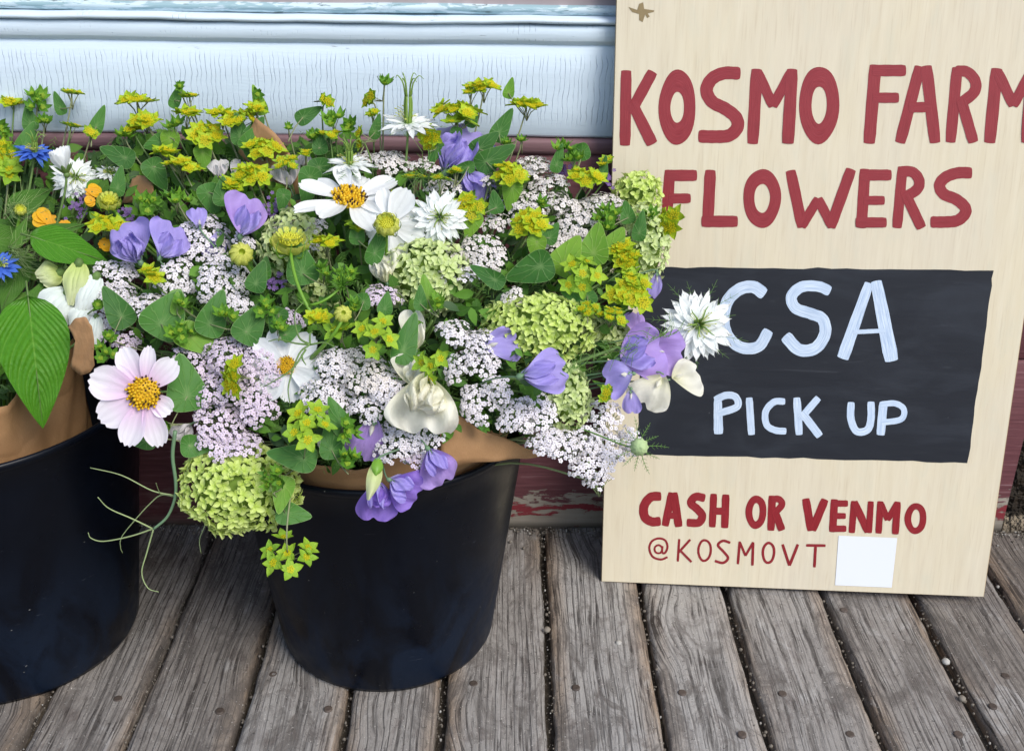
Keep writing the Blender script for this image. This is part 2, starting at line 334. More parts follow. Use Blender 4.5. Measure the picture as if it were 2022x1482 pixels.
def m_whitepaint(name='white_paint', base=(.64, .75, .84), crack=1., horiz=False, peel=None):
    t = NT(name); sc = (1, 1, 1)
    wob = t.noise(t.coords('Object'), 14, 3, out=1); base_c = t.coords('Object')
    ad = t.n('VectorMath', operation='MULTIPLY_ADD'); t.l(wob, ad.inputs[0]); ad.inputs[1].default_value = (.012, .0, .012); t.l(base_c, ad.inputs[2])
    def stretched(sx, sz, s, det=3, r=.5):
        mp = t.n('Mapping'); t.l(ad.outputs[0], mp.inputs[0]); mp.inputs['Scale'].default_value = (sx, 1, sz); return t.noise(mp.outputs[0], s, det, r)
    vo = t.n('TexVoronoi', feature='DISTANCE_TO_EDGE'); mp = t.n('Mapping'); t.l(ad.outputs[0], mp.inputs[0]); mp.inputs['Scale'].default_value = (95, 1, 13) if not horiz else (26, 1, 120); t.l(mp.outputs[0], vo.inputs['Vector']); vo.inputs['Scale'].default_value = 1.0
    big = stretched(4, 9, 1.6, 4)
    z = t.n('SeparateXYZ'); t.l(t.n('TexCoord').outputs['Object'], z.inputs[0])
    if not horiz: zone = t.math('MULTIPLY', t.ramp(z.outputs[2], .70, .712), t.ramp(z.outputs[2], .806, .796))
    else: zone = t.ramp(big, .4, .6, .2, 1.)
    xs_ = t.n('SeparateXYZ'); t.l(base_c, xs_.inputs[0])
    v1 = t.n('TexVoronoi', feature='DISTANCE_TO_EDGE', voronoi_dimensions='1D'); wv_ = t.math('ADD', t.math('MULTIPLY', xs_.outputs[0], 135.), t.math('ADD', t.math('MULTIPLY', stretched(16, 22, 1.5, 3), 1.5), t.math('MULTIPLY', xs_.outputs[2], -5.)))
    t.l(wv_, v1.inputs['W']); v1.inputs['Scale'].default_value = 1.; vl = t.math('MULTIPLY', t.ramp(v1.outputs[0], .0, .10, 1, 0), t.ramp(stretched(60, 26, 1.4, 3, .6), .34, .52, .08, 1.))
    if horiz: vl = t.math('MULTIPLY', vl, t.ramp(stretched(12, 120, 1.4, 2), .55, .62))
    ck = t.math('MULTIPLY', vl, t.math('MULTIPLY', zone, t.ramp(stretched(14, 22, 1.6, 3), .34, .58, .25, 1.)))
    hz = stretched(9, 230, 1.2, 4, .6); hl = t.ramp(hz, .62, .70, 0, 1)
    hz2 = t.math('MULTIPLY', t.ramp(stretched(11, 90, 1.3, 5, .65), .66, .69), t.math('SUBTRACT', 1., t.math('MULTIPLY', zone, .8)))
    c = t.mix(t.ramp(big, .3, .7, 0, .5), base, tuple(x*.9 for x in base))
    c = t.mix(t.math('MULTIPLY', hl, .2), c, (.5, .56, .63)); c = t.mix(t.math('MULTIPLY', ck, .85*crack), c, (.36, .44, .54)); c = t.mix(t.math('MULTIPLY', hz2, .55), c, (.38, .39, .40))
    if peel: 
        pl = stretched(7, 60, 1.6, 5, .65); c = t.mix(t.ramp(pl, .47, .50), c, peel[0]); c = t.mix(t.ramp(stretched(10, 120, 1.5, 5, .7), .60, .63), c, peel[1])
    h = t.math('SUBTRACT', t.math('MULTIPLY', hz, .4), t.math('ADD', t.math('MULTIPLY', ck, .9*crack), t.math('MULTIPLY', hz2, 1.2)))
    h = t.math('ADD', h, t.math('MULTIPLY', big, 1.2))
    t.set(c, .55, t.bump(h, .6, .0016), .4); return t.mat
def m_redpaint():
    zb = .684
    t = NT('maroon_paint'); co = t.coords('Object')
    g = t.noise(t.coords('Object', scale=(6, 6, 120)), 1.6, 6, .6); big = t.noise(t.coords('Object', scale=(9, 9, 34)), 1.4, 7, .68, .3)
    z = t.n('SeparateXYZ'); t.l(t.n('TexCoord').outputs['Object'], z.inputs[0])
    c = t.mix(t.ramp(g, .35, .65), (.105, .035, .042), (.17, .062, .07)); c = t.mix(t.ramp(g, .58, .72, 0, .55), c, (.30, .22, .23)); c = t.mix(t.ramp(z.outputs[2], zb-.03, zb-.022, 0, .45), c, (.28, .19, .20))
    edge = t.math('ADD', z.outputs[2], t.math('MULTIPLY', t.math('SUBTRACT', big, .5), .13))
    c = t.mix(t.math('MULTIPLY', t.ramp(edge, .052, .049), t.ramp(z.outputs[0], -.30, -.15)), c, (.24, .035, .045))
    bare = t.math('MULTIPLY', t.math('MAXIMUM', t.ramp(edge, .034, .030), t.math('MULTIPLY', t.ramp(edge, .070, .066), t.ramp(edge, .050, .054))), t.ramp(z.outputs[0], -.30, -.15, .12, 1.))
    wood = t.mix(g, (.20, .17, .13), (.46, .42, .36)); c = t.mix(bare, c, wood)
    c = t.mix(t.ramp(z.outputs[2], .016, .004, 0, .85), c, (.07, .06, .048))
    h = t.math('ADD', t.math('MULTIPLY', g, .7), t.math('MULTIPLY', bare, -.6)); t.set(c, .6, t.bump(h, .6, .002), .35); return t.mat
def m_ply():
    t = NT('plywood'); co = t.coords('Object')
    g = t.noise(t.coords('Object', scale=(70, 5, 1)), 1.4, 5, .6); f = t.noise(t.coords('Object', scale=(330, 12, 1)), 1.2, 3); big = t.noise(t.coords('Object', scale=(4, 2, 1)), 1.3, 4, .6, .8)
    bl = t.noise(t.coords('Object', scale=(26, 9, 1)), 1.4, 4, .6, .4)
    c = t.mix(t.ramp(big, .3, .7), (.69, .605, .425), (.64, .565, .435)); c = t.mix(t.ramp(g, .35, .7, 0, .55), c, (.76, .69, .53)); c = t.mix(t.ramp(f, .55, .72, 0, .38), c, (.52, .42, .28))
    c = t.mix(t.ramp(bl, .52, .72, 0, .4), c, (.62, .59, .46)); t.set(c, .5, t.bump(t.math('ADD', g, f), .12, .0008), .4); return t.mat
def m_brush(name, c1, c2, freq=26, rough=.35, bs=.5):
    t = NT(name); u, v = uvs(t)
    nz = t.noise(t.coords('UV', scale=(1.2, freq, 1)), 1.0, 4, .6); n2 = t.noise(t.coords('Object'), 30, 3)
    c = t.mix(t.ramp(nz, .35, .65), c1, c2); c = t.mix(t.ramp(n2, .5, .8, 0, .3), c, tuple(x*.7 for x in c1))
    t.set(c, rough, t.bump(nz, bs, .0012), .45); return t.mat
def m_black():
    t = NT('chalkboard_paint'); co = t.coords('Object')
    s = t.noise(t.coords('Object', scale=(5, 45, 1)), 1.6, 5, .6, .6); d = t.noise(co, 130, 3); b = t.noise(t.coords('Object', scale=(5, 14, 1)), 1.2, 5, .6, .8)
    c = t.mix(t.ramp(b, .45, .75), (.0115, .014, .021), (.026, .031, .042)); c = t.mix(t.ramp(s, .64, .8, 0, .35), c, (.10, .11, .13)); c = t.mix(t.ramp(d, .74, .78, 0, .15), c, (.4, .4, .42))
    t.set(c, t.ramp(s, .3, .7, .42, .62), t.bump(s, .2, .001), .4); return t.mat
MK, MBK, MDECK, MDIRT = m_kraft(), m_bucket(), m_deck(), m_dirt()
MW, MWH, MRED, MPLY, MBLK = m_whitepaint(), m_whitepaint('white_paint_flaky', horiz=True), m_redpaint(), m_ply(), m_black()
MTEAL = m_whitepaint('teal_paint_peeling', (.30, .44, .48), .6, True, ((.55, .66, .70), (.10, .15, .15)))
MLET = m_brush('maroon_brush_paint', (.245, .022, .03), (.31, .036, .045), 14, bs=.3)
MLET2 = m_brush('dark_red_brush_paint', (.235, .012, .018), (.30, .02, .028), 10)
MCHK = m_brush('white_paint_marker', (.40, .52, .70), (.70, .80, .92), 12, .5, .3)
MCARD = plain('white_card', (.80, .83, .88), .4, vary=.05)
MNAIL = plain('rusty_nail', (.10, .075, .06), .6, vary=.5, ns=200)
MKNOT = plain('wood_knot', (.42, .31, .15), .6, vary=.5, ns=120)
MEDGE = plain('plywood_edge', (.45, .34, .2), .7, vary=.3, ns=90)
MBROWN = plain('old_brown_wood', (.26, .19, .13), .9, vary=.6, ns=40, bump=.6)
MTAN = plain('bare_tan_wood', (.36, .29, .2), .85, vary=.5, ns=60, bump=.5)
MGRIT = plain('grit', (.30, .26, .21), .8, vary=.7)
MGRITL = plain('pale_grit', (.46, .44, .40), .7, vary=.3)
MPINK = plain('curtain', (.40, .33, .34), .8, vary=.25, ns=8)

# ================================================================== STRUCTURE
# floor
mb = MB(); mb.add([(-40, -40, -.10), (40, -40, -.10), (40, 40, -.10), (-40, 40, -.10)], [(0, 1, 2, 3)])
tag(link('ground', mb.mesh('ground', [MDIRT])), 'dark ground under the porch floor', kind='structure')
mb = MB(); mb.add([(-3, -3.2, -.024), (3, -3.2, -.024), (3, .14, -.024), (-3, .14, -.024)], [(0, 1, 2, 3)])
floor = tag(link('floor', mb.mesh('floor', [MDIRT])), 'weathered grey wooden porch floor with grit in its gaps', kind='structure')
gaps = [float(onZ(x, 1481)[0]) for x in (35, 242, 460, 672, 865, 1092, 1316, 1529, 1748, 1969)]
while gaps[0] > -2.8: gaps.insert(0, gaps[0]-.146-random.uniform(-.004, .004))
while gaps[-1] < 2.8: gaps.append(gaps[-1]+.146+random.uniform(-.004, .004))
nails_px = [(540, 1332), (648, 1400), (1137, 1358), (1347, 1368), (1465, 1450), (1545, 1370), (1678, 1450), (1892, 1450), (1666, 1205), (1985, 1335), (233, 1380), (434, 1404), (1960, 1395), (1257, 1445), (935, 1350)]
nail_pos = [onZ(*q) for q in nails_px]
nm = MB(); n_ = 12
vv = [(math.cos(2*math.pi*k/n_)*r, math.sin(2*math.pi*k/n_)*r, z) for r, z in ((.0062, -.002), (.0060, .0012), (.0045, .0018), (.0015, .001)) for k in range(n_)]
nm.add(vv, [(i*n_+k, i*n_+(k+1) % n_, (i+1)*n_+(k+1) % n_, (i+1)*n_+k) for i in range(3) for k in range(n_)]+[tuple(36+k for k in range(n_))])
NAIL = nm.mesh('nail', [MNAIL])
for i in range(len(gaps)-1):
    x0, x1 = gaps[i]+.0055, gaps[i+1]-.0055
    near = -1.0 < (x0+x1)/2 < 1.2
    ny = 170 if near else 8; nx = 14 if near else 5
    ph = random.uniform(0, 50); mb = MB(); tilt = random.uniform(-.002, .002); zo = random.uniform(-.0015, .0015)
    us = [0, 0, .015, .05]+[k/(nx-6) for k in range(1, nx-6)]+[.95, .985, 1, 1] if near else [0, 0, .04, .96, 1, 1]
    v = []; f = []; uvp = []
    ys = np.linspace(-3.1 if not near else -1.35, .135, ny+1)
    if near: ys = np.concatenate([[-3.1, -2.2], ys])
    lft = np.cumsum(rng.normal(size=len(ys)))*.0005; lft -= np.linspace(lft[0], lft[-1], len(ys)); lft = np.clip(lft, -.004, .004)
    rgt = np.cumsum(rng.normal(size=len(ys)))*.0005; rgt -= np.linspace(rgt[0], rgt[-1], len(ys)); rgt = np.clip(rgt, -.004, .004)
    for j, y in enumerate(ys):
        for k, u in enumerate(us):
            a, b = x0+lft[j], x1+rgt[j]; x = a+(b-a)*u
            z = zo+tilt*(u-.5)*2
            if k in (0, len(us)-1): z = -.030
            elif k in (1, len(us)-2): z -= .009+.004*math.sin(y*37+ph)
            elif k in (2, len(us)-3): z -= .0035
            else: z += .0007*math.sin(u*9+ph+y*2)+.0004*math.sin(y*23+u*14+ph)
            v.append((x, y, z)); uvp.append((y, u))
    n = len(us)
    for j in range(len(ys)-1):
        for k in range(n-1): f.append((j*n+k, j*n+k+1, (j+1)*n+k+1, (j+1)*n+k))
    mb.add(v, f, uvp)
    pk = link('plank', mb.mesh('plank', [MDECK]), floor)
    for p in nail_pos:
        if x0 < p[0] < x1: link('nail', NAIL, pk, T(p[0], p[1], .0008))
# grit on floor and in gaps
def pebble(mb, p, r, m):
    s = [random.uniform(.6, 1.2) for _ in range(3)]; ball(mb, p, r, 3, 5, m, s)
mb = MB()
for g in gaps[3:-3]:
    if not -1.0 < g < 1.1: continue
    for _ in range(230):
        y = random.uniform(-.75, .05); pebble(mb, (g+random.gauss(0, .0045), y, random.uniform(-.014, -.004)), random.choice((.0007, .0010, .0014, .0026))*random.uniform(.7, 1.2), 0 if random.random() < .93 else 1)
for _ in range(900):
    x = random.uniform(-.8, 1.0); y = -abs(random.gauss(0, .12)); 
    if random.random() < .5: y = random.uniform(-.8, 0)
    pebble(mb, (x, y, .0006), random.uniform(.0004, .0012), 0 if random.random() < .5 else 1)
for _ in range(1500):
    x = random.uniform(-.8, 1.0); y = .012-abs(random.gauss(0, .018)); pebble(mb, (x, y, .002), random.uniform(.0008, .003), 0 if random.random() < .85 else 1)
tag(link('grit', mb.mesh('grit', [MGRIT, MGRITL])), 'pale grit and sand lying in the gaps and along the wall', 'grit', kind='stuff')
for (x, y, r), lb in zip(((1868, 1305, .0062), (1900, 1378, .0055), (1080, 1242, .0058), (1221, 1268, .005)), (
        'pale square pebble by the second gap from the right', 'greenish grey pebble lower down in the same right-hand gap', 'brown pebble in the gap right of the middle bucket', 'pale yellowish pebble below the left end of the wooden sign')):
    mb = MB(); ball(mb, (0, 0, 0), r, 5, 7, 0, (1, 1.1, .7)); p = onZ(x, y, .002)
    o = link('pebble', mb.mesh('pebble', [MGRITL if 'pale' in lb else MGRIT])); o.location = p; tag(o, lb, 'pebble', 'pebbles on the floor')

# wall -------------------------------------------------------------
def zw(y, x=650): return float(onY(x, y, 0)[2])
wall = empty('shop_wall', T(0, .007, 0), 'old shopfront wall of flaking white boards over maroon skirting', 'wall')
def rail(name, z0, z1, y0, mat, prof=None, x0=-2.6, x1=2.6, nx=160, wav=.0006, parent=wall):
    """horizontal board: profile list of (depth, z) from bottom to top"""
    prof = prof or [(.05, z0), (y0+.003, z0), (y0, z0+.004), (y0-.0005, (z0*2+z1)/3), (y0, (z0+z1*2)/3), (y0, z1-.004), (y0+.003, z1), (.05, z1)]
    mb = MB(); v = []; f = []; n = len(prof); ph = random.uniform(0, 9)
    for i in range(nx+1):
        x = x0+(x1-x0)*i/nx
        dz = wav*(math.sin(x*9+ph)+.6*math.sin(x*23+ph*2)+.4*math.sin(x*61)); dy = wav*.7*math.sin(x*14+ph)
        for (y, z) in prof: v.append((x, y+dy, z+dz))
    for i in range(nx):
        for k in range(n-1): f.append((i*n+k, (i+1)*n+k, (i+1)*n+k+1, i*n+k+1))
    mb.add(v, f); return link(name, mb.mesh(name, [mat]), parent)
zb, zg, zc, zt, zp = zw(270), zw(83), zw(45), zw(33), zw(12)
xe = float(onY(2016, 900, 0)[0])
rail('white_board', zb, zg-.003, 0., MW)
rail('moulding', zg, zc-.0015, 0, MWH, [(.05, zg-.003), (.003, zg-.003), (.0, zg-.001), (-.004, zg+.003), (-.0055, zg+.0045), (-.0055, zc-.008), (-.004, zc-.003), (.0, zc-.002), (.05, zc-.002)])
rail('sill_edge', zc, zt, 0, MWH, [(.05, zc), (-.004, zc), (-.010, zc+.002), (-.011, zt-.003), (-.008, zt), (.05, zt+.001)], wav=.001)
rail('maroon_ledge', zb-.020, zb-.001, 0, MRED, [(.05, zb-.026), (.004, zb-.026), (.0, zb-.023), (-.0045, zb-.019), (-.005, zb-.006), (-.003, zb-.002), (.002, zb-.001), (.05, zb-.001)], x1=xe)
zmid = .33
rail('maroon_board', zmid+.002, zb-.027, 0, MRED, x1=xe)
rail('maroon_board', -.02, zmid-.002, -.002, MRED, x1=xe)
mb = MB(); box(mb, xe+.002, xe+1.6, .022, .06, -.02, zb-.002); link('old_board', mb.mesh('old_board', [MBROWN]), wall)
mb = MB(); box(mb, xe+.002, xe+1.6, -.004, .022, -.02, .028); link('bare_lath', mb.mesh('bare_lath', [MTAN]), wall)
mb = MB()
for _ in range(9): ball(mb, (xe+.012+random.uniform(-.012, .03), -.003+random.uniform(-.004, .003), zw(735)+random.uniform(-.012, .016)), random.uniform(.006, .012), 5, 7, 0, (1.3, .6, 1))
link('paint_lump', mb.mesh('paint_lump', [MGRITL]), wall)
# backing and upper building
mb = MB(); box(mb, -3, 3, .061, .10, -.05, zp+.0); link('wall_backing', mb.mesh('wall_backing', [MRED], False), wall)
win = empty('window', T(0, .007, 0), 'shop window above the white sill with peeling teal bottom rail', 'window')
rail('teal_rail', zt+.002, zp, .012, MTEAL, parent=win)
t = NT('window_glass'); t.set((.36, .30, .31), .06, None, .6); t.set(t.mix(t.noise(t.coords('Object', scale=(6, 1, 2), rot=(0, .6, 0)), 1.5, 3), (.26, .21, .22), (.50, .43, .43)))  # slanting pale streaks in the glass colour stand in for reflections
mb = MB(); box(mb, -2.6, 2.6, .026, .030, zp-.004, 1.9); link('pane', mb.mesh('pane', [t.mat], False), win)
mb = MB(); box(mb, -2.6, 2.6, .034, .06, zp-.0, 1.9); link('curtain', mb.mesh('curtain', [MPINK], False), win)

# ------------------------------------------------------------------ buckets
def bucket(cx, cy, rb, rt, h, label):
    e = empty('bucket', T(cx, cy, .0), label, 'bucket', 'black plastic buckets of flowers')
    n = 96; prof = [(0, .004), (rb-.012, .004), (rb-.004, .002), (rb, .010)]
    for k in range(1, 9): s = k/9; prof.append((rb+(rt-rb)*s, .010+(h-.02)*s))
    prof += [(rt-.001, h-.014), (rt+.0035, h-.010), (rt+.006, h-.005), (rt+.0055, h-.001), (rt+.003, h+.0005), (rt-.001, h-.001), (rt-.003, h-.008), (rb-.002, .02), (0, .016)]
    mb = MB(); v = [(r*math.cos(2*math.pi*k/n), r*math.sin(2*math.pi*k/n), z) for r, z in prof for k in range(n)]
    f = [(i*n+k, i*n+(k+1) % n, (i+1)*n+(k+1) % n, (i+1)*n+k) for i in range(len(prof)-1) for k in range(n)]
    mb.add(v, f); link('pail', mb.mesh('pail', [MBK]), e)
    wm = MB(); r = rb+(rt-rb)*.45; wm.add([(0, 0, h*.5)]+[((r-.003)*math.cos(2*math.pi*k/40), (r-.003)*math.sin(2*math.pi*k/40), h*.5) for k in range(40)], [(0, 1+k, 1+(k+1) % 40) for k in range(40)])
    t = plain('bucket_water', (.01, .014, .012), .05, 0, .5); link('water', wm.mesh('water', [t]), e); return e
BC = (-.1723, -.2512); BL_ = (-.7332, -.2684)
bucket(*BC, .1591, .2054, .3683, 'black plastic bucket standing in the middle, scuffed, blue sky reflection painted low down')
bucket(*BL_, .1779, .2287, .4021, 'black plastic bucket at the left edge, cut off by the frame')

# ------------------------------------------------------------------ sign
LEAN, IP, SY = math.radians(8.33), math.radians(1.5), math.radians(-5.3)
P0 = onZ(1187, 1148, .0022)
_u0 = np.array([math.cos(SY), math.sin(SY), 0]); _n0 = np.array([-math.sin(SY), math.cos(SY), 0])
_v0 = np.array([0, 0, 1])*math.cos(LEAN)+_n0*math.sin(LEAN)
SU = _u0*math.cos(IP)+_v0*math.sin(IP); SV = _v0*math.cos(IP)-_u0*math.sin(IP); SN = np.cross(SU, SV)   # SN points to the viewer side?
if SN@(CAM-P0) < 0: SN = -SN
def hit(x, y):
    d = ray(x, y); p = CAM+d*(((P0-CAM)@SN)/(d@SN))-P0; return float(p@SU), float(p@SV)
SW = hit(1943, 1179)[0]; SH = 1.12
Zc = np.cross(SU, SV)
sm = Matrix(((SU[0], SV[0], Zc[0], P0[0]), (SU[1], SV[1], Zc[1], P0[1]), (SU[2], SV[2], Zc[2], P0[2]), (0, 0, 0, 1)))
sign = empty('sign', sm, 'tall plywood sign leaning on the wall, painted with maroon lettering', 'sign')
NZ = 1 if Zc@SN > 0 else -1      # local z side facing the viewer
mb = MB(); TH = .012
c = .0012
vs = [(x, y, z) for z, i in ((0, 0), (-c*NZ, 1), (-(TH-c)*NZ, 1), (-TH*NZ, 0)) for x, y in (((0 if i else c), (0 if i else c)), (SW-(0 if i else c), (0 if i else c)), (SW-(0 if i else c), SH-(0 if i else c)), ((0 if i else c), SH-(0 if i else c)))]
mb.add(vs, [(0, 1, 2, 3)], None, 0); mb.f.append((12, 15, 14, 13)); mb.m.append(0); mb.uv += [(0, 0)]*4
for r in range(3):
    for k in range(4): mb.f.append((r*4+k, r*4+4+k, r*4+4+(k+1) % 4, r*4+(k+1) % 4)); mb.m.append(1); mb.uv += [(0, 0)]*4
link('board', mb.mesh('board', [MPLY, MEDGE], False), sign)
LZ = .0
def shift(x, y):  # the sign stands 12 mm lower edge allowance is ignored
    return hit(x, y)
def ribbon(pts, w, lift, mb, curved=False, capr=.12, jag=.02):
    """flat brush stroke along photo-pixel points"""
    if curved: pts = catmull([np.array(p, float) for p in pts], 7)
    P = [np.array(p, float) for p in pts]
    if len(P) == 2: P = [P[0]+(P[1]-P[0])*t for t in np.linspace(0, 1, 9)]
    n = len(P); v = []; uv = []; f = []; K = 6
    L = [0]
    for i in range(1, n): L.append(L[-1]+np.linalg.norm(P[i]-P[i-1]))
    ph = random.uniform(0, 9)
    for i, p in enumerate(P):
        t = P[min(i+1, n-1)]-P[max(i-1, 0)]; t /= np.linalg.norm(t)+1e-9; nn = np.array([-t[1], t[0]])
        ww = w[0]+(w[1]-w[0])*L[i]/L[-1] if isinstance(w, tuple) else w
        ww *= 1+jag*math.sin(i*1.7+ph)
        if i in (0, n-1): ww *= 1-capr
        for k in range(K+1):
            s = -1+2*k/K; q = p+nn*ww*.5*s
            if i in (0, n-1): q = q+(t if i else -t)*ww*.07*(1-abs(s)**3)
            a, b = shift(*q); v.append((a, b, lift*NZ)); uv.append((L[i]/60+ph, s*.5+.5))
    for i in range(n-1):
        for k in range(K): f.append((i*(K+1)+k, (i+1)*(K+1)+k, (i+1)*(K+1)+k+1, i*(K+1)+k+1))
    mb.add(v, f, uv)
def ring(c, ro, ri, lift, mb, rot=0.):
    n = 40; v = []; uv = []; f = []; K = 4
    for i in range(n):
        th = 2*math.pi*i/n; wob = 1+.012*math.sin(3*th+c[0])+.01*math.sin(5*th+c[1])
        for k in range(K+1):
            s = k/K; rx = ri[0]+(ro[0]-ri[0])*s; ry = ri[1]+(ro[1]-ri[1])*s
            x, y = rx*math.cos(th)*wob, ry*math.sin(th)*wob
            # squarish ends of a long O
            q = (c[0]+x*math.cos(rot)-y*math.sin(rot), c[1]+x*math.sin(rot)+y*math.cos(rot)); a, b = shift(*q); v.append((a, b, lift*NZ)); uv.append((i/n*6, s))
    for i in range(n):
        for k in range(K): j = (i+1) % n; f.append((i*(K+1)+k, j*(K+1)+k, j*(K+1)+k+1, i*(K+1)+k+1))
    mb.add(v, f, uv)
def letter(ch, items, mat, ox, oy, sc, base=.0004, label=None, parent=None):
    mb = MB(); q = lambda p: (ox+p[0]/sc, oy+p[1]/sc)
    for i, it in enumerate(items):
        lf = base+.00012*i
        if it[0] == 'r': ring(q(it[1]), (it[2][0]/sc, it[2][1]/sc), (it[3][0]/sc, it[3][1]/sc), lf, mb, it[4] if len(it) > 4 else 0.)
        else: ribbon([q(p) for p in it[1]], tuple(x/sc for x in it[2]) if isinstance(it[2], tuple) else it[2]/sc, lf, mb, it[0] == 'c')
    # faces towards the viewer
    o = link('letter', mb.mesh('letter_'+label if label else 'letter', [mat]), parent or sign); o['label'] = 'painted letter '+ch
    return o
A = (1200, 0, 2.46); B = (1200, 500, 2.117)
row1 = [('K', [('l', [(90, 345), (84, 705)], 54), ('l', [(218, 350), (112, 545)], 54), ('l', [(118, 500), (216, 698)], (52, 60))]),
 ('O', [('r', (338, 522), (90, 183), (33, 75), .02)]),
 ('S', [('c', [(642, 357), (565, 356), (505, 385), (480, 440), (508, 495), (570, 528), (622, 570), (630, 618), (590, 658), (520, 664), (443, 662)], 62)]),
 ('M', [('l', [(724, 338), (704, 697)], 58), ('l', [(728, 350), (803, 515)], 50), ('l', [(803, 515), (893, 345)], 48), ('l', [(896, 338), (875, 695)], (56, 62))]),
 ('O', [('r', (1027, 510), (98, 188), (37, 90), .02)]),
 ('F', [('l', [(1300, 318), (1270, 695)], 60), ('l', [(1288, 343), (1446, 343)], 56), ('l', [(1290, 475), (1412, 475)], 50)]),
 ('A', [('l', [(1516, 325), (1420, 692)], 56), ('l', [(1548, 322), (1590, 692)], 58), ('l', [(1465, 522), (1568, 520)], 50)]),
 ('R', [('l', [(1697, 330), (1665, 690)], 54), ('c', [(1690, 346), (1745, 350), (1785, 395), (1778, 450), (1705, 508)], 54), ('l', [(1718, 490), (1776, 690)], 54)]),
 ('M', [('l', [(1890, 335), (1855, 692)], 60), ('l', [(1895, 350), (1970, 512)], 52), ('l', [(1970, 512), (2056, 348)], 50), ('l', [(2062, 340), (2035, 692)], 60)])]
row2 = [('F', [('l', [(302, 828), (284, 1105)], 54), ('l', [(290, 852), (431, 852)], 55), ('l', [(298, 964), (401, 963)], 48)]),
 ('L', [('l', [(499, 828), (485, 1100)], 56), ('l', [(458, 1075), (629, 1075)], 56)]),
 ('O', [('r', (750, 963), (92, 143), (38, 70), .02)]),
 ('W', [('l', [(888, 830), (945, 1102)], 54), ('l', [(942, 1100), (1022, 966)], 46), ('l', [(1022, 966), (1090, 1100)], 48), ('l', [(1182, 823), (1082, 1102)], 54)]),
 ('E', [('l', [(1250, 823), (1232, 1105)], 54), ('l', [(1228, 850), (1376, 850)], 54), ('l', [(1245, 973), (1343, 973)], 44), ('l', [(1206, 1080), (1352, 1080)], 50)]),
 ('R', [('l', [(1432, 812), (1405, 1105)], 50), ('c', [(1420, 832), (1480, 836), (1512, 875), (1502, 920), (1435, 962)], 52), ('l', [(1450, 950), (1524, 1106)], 52)]),
 ('S', [('c', [(1767, 840), (1700, 840), (1640, 862), (1612, 900), (1632, 942), (1690, 967), (1732, 1002), (1737, 1035), (1700, 1070), (1640, 1078), (1570, 1078)], 56)])]
row5 = [('C', [('c', [(222, 1014), (180, 1018), (152, 1055), (155, 1100), (185, 1120), (220, 1118)], 38)]),
 ('A', [('l', [(268, 1000), (240, 1137)], 32), ('l', [(276, 1000), (297, 1140)], 34), ('l', [(250, 1095), (290, 1095)], 26)]),
 ('S', [('c', [(406, 1022), (368, 1016), (348, 1042), (375, 1068), (395, 1095), (380, 1124), (332, 1124)], 34)]),
 ('H', [('l', [(443, 1005), (437, 1142)], 30), ('l', [(494, 1008), (489, 1145)], 32), ('l', [(440, 1076), (492, 1076)], 30)]),
 ('O', [('r', (620, 1080), (44, 70), (15, 38), .04)]),
 ('R', [('l', [(688, 1013), (682, 1156)], 32), ('c', [(686, 1027), (715, 1026), (728, 1050), (692, 1090)], 28), ('l', [(700, 1080), (728, 1155)], 32)]),
 ('V', [('l', [(828, 1025), (850, 1157)], 34), ('l', [(908, 1028), (856, 1155)], 34)]),
 ('E', [('l', [(948, 1028), (940, 1162)], 32), ('l', [(940, 1044), (1003, 1044)], 27), ('l', [(940, 1096), (994, 1096)], 25), ('l', [(930, 1149), (996, 1149)], 27)]),
 ('N', [('l', [(1030, 1035), (1020, 1166)], 28), ('l', [(1030, 1038), (1088, 1162)], 32), ('l', [(1100, 1036), (1092, 1166)], 26)]),
 ('M', [('l', [(1140, 1036), (1132, 1168)], 28), ('l', [(1142, 1044), (1170, 1112)], 26), ('l', [(1170, 1112), (1212, 1040)], 26), ('l', [(1211, 1038), (1202, 1171)], 30)]),
 ('O', [('r', (1287, 1107), (46, 65), (18, 38), .05)])]
row6 = [('@', [('c', [(250, 1268), (222, 1278), (188, 1266), (174, 1232), (184, 1203), (212, 1190), (240, 1198), (250, 1225), (240, 1250), (228, 1248), (229, 1222)], 9), ('r', (212, 1235), (20, 21), (12, 13))]),
 ('K', [('l', [(299, 1193), (293, 1286)], 10), ('l', [(345, 1195), (297, 1248)], 10), ('l', [(303, 1240), (350, 1288)], 10)]),
 ('O', [('r', (405, 1240), (31, 48), (21, 38), .05)]),
 ('S', [('c', [(512, 1208), (482, 1200), (461, 1218), (484, 1245), (503, 1272), (482, 1292), (448, 1284)], 11)]),
 ('M', [('l', [(552, 1203), (544, 1297)], 11), ('l', [(552, 1205), (576, 1262)], 10), ('l', [(576, 1262), (608, 1206)], 10), ('l', [(608, 1206), (605, 1302)], 11)]),
 ('O', [('r', (672, 1250), (29, 47), (18, 36), .05)]),
 ('V', [('l', [(731, 1215), (759, 1303)], 12), ('l', [(795, 1215), (760, 1303)], 12)]),
 ('T', [('l', [(830, 1219), (910, 1220)], 12), ('l', [(869, 1222), (864, 1310)], 12)])]
row3 = [('C', [('c', [(654, 170), (608, 140), (550, 150), (500, 200), (484, 280), (505, 350), (560, 393), (630, 388), (672, 322)], (52, 46))]),
 ('S', [('c', [(928, 158), (880, 138), (810, 140), (768, 180), (785, 228), (850, 252), (898, 275), (908, 335), (868, 395), (800, 402), (742, 345)], (44, 52))]),
 ('A', [('l', [(1092, 125), (982, 437)], (40, 54)), ('l', [(1122, 117), (1186, 447)], (50, 62)), ('l', [(1028, 328), (1162, 322)], 18)])]
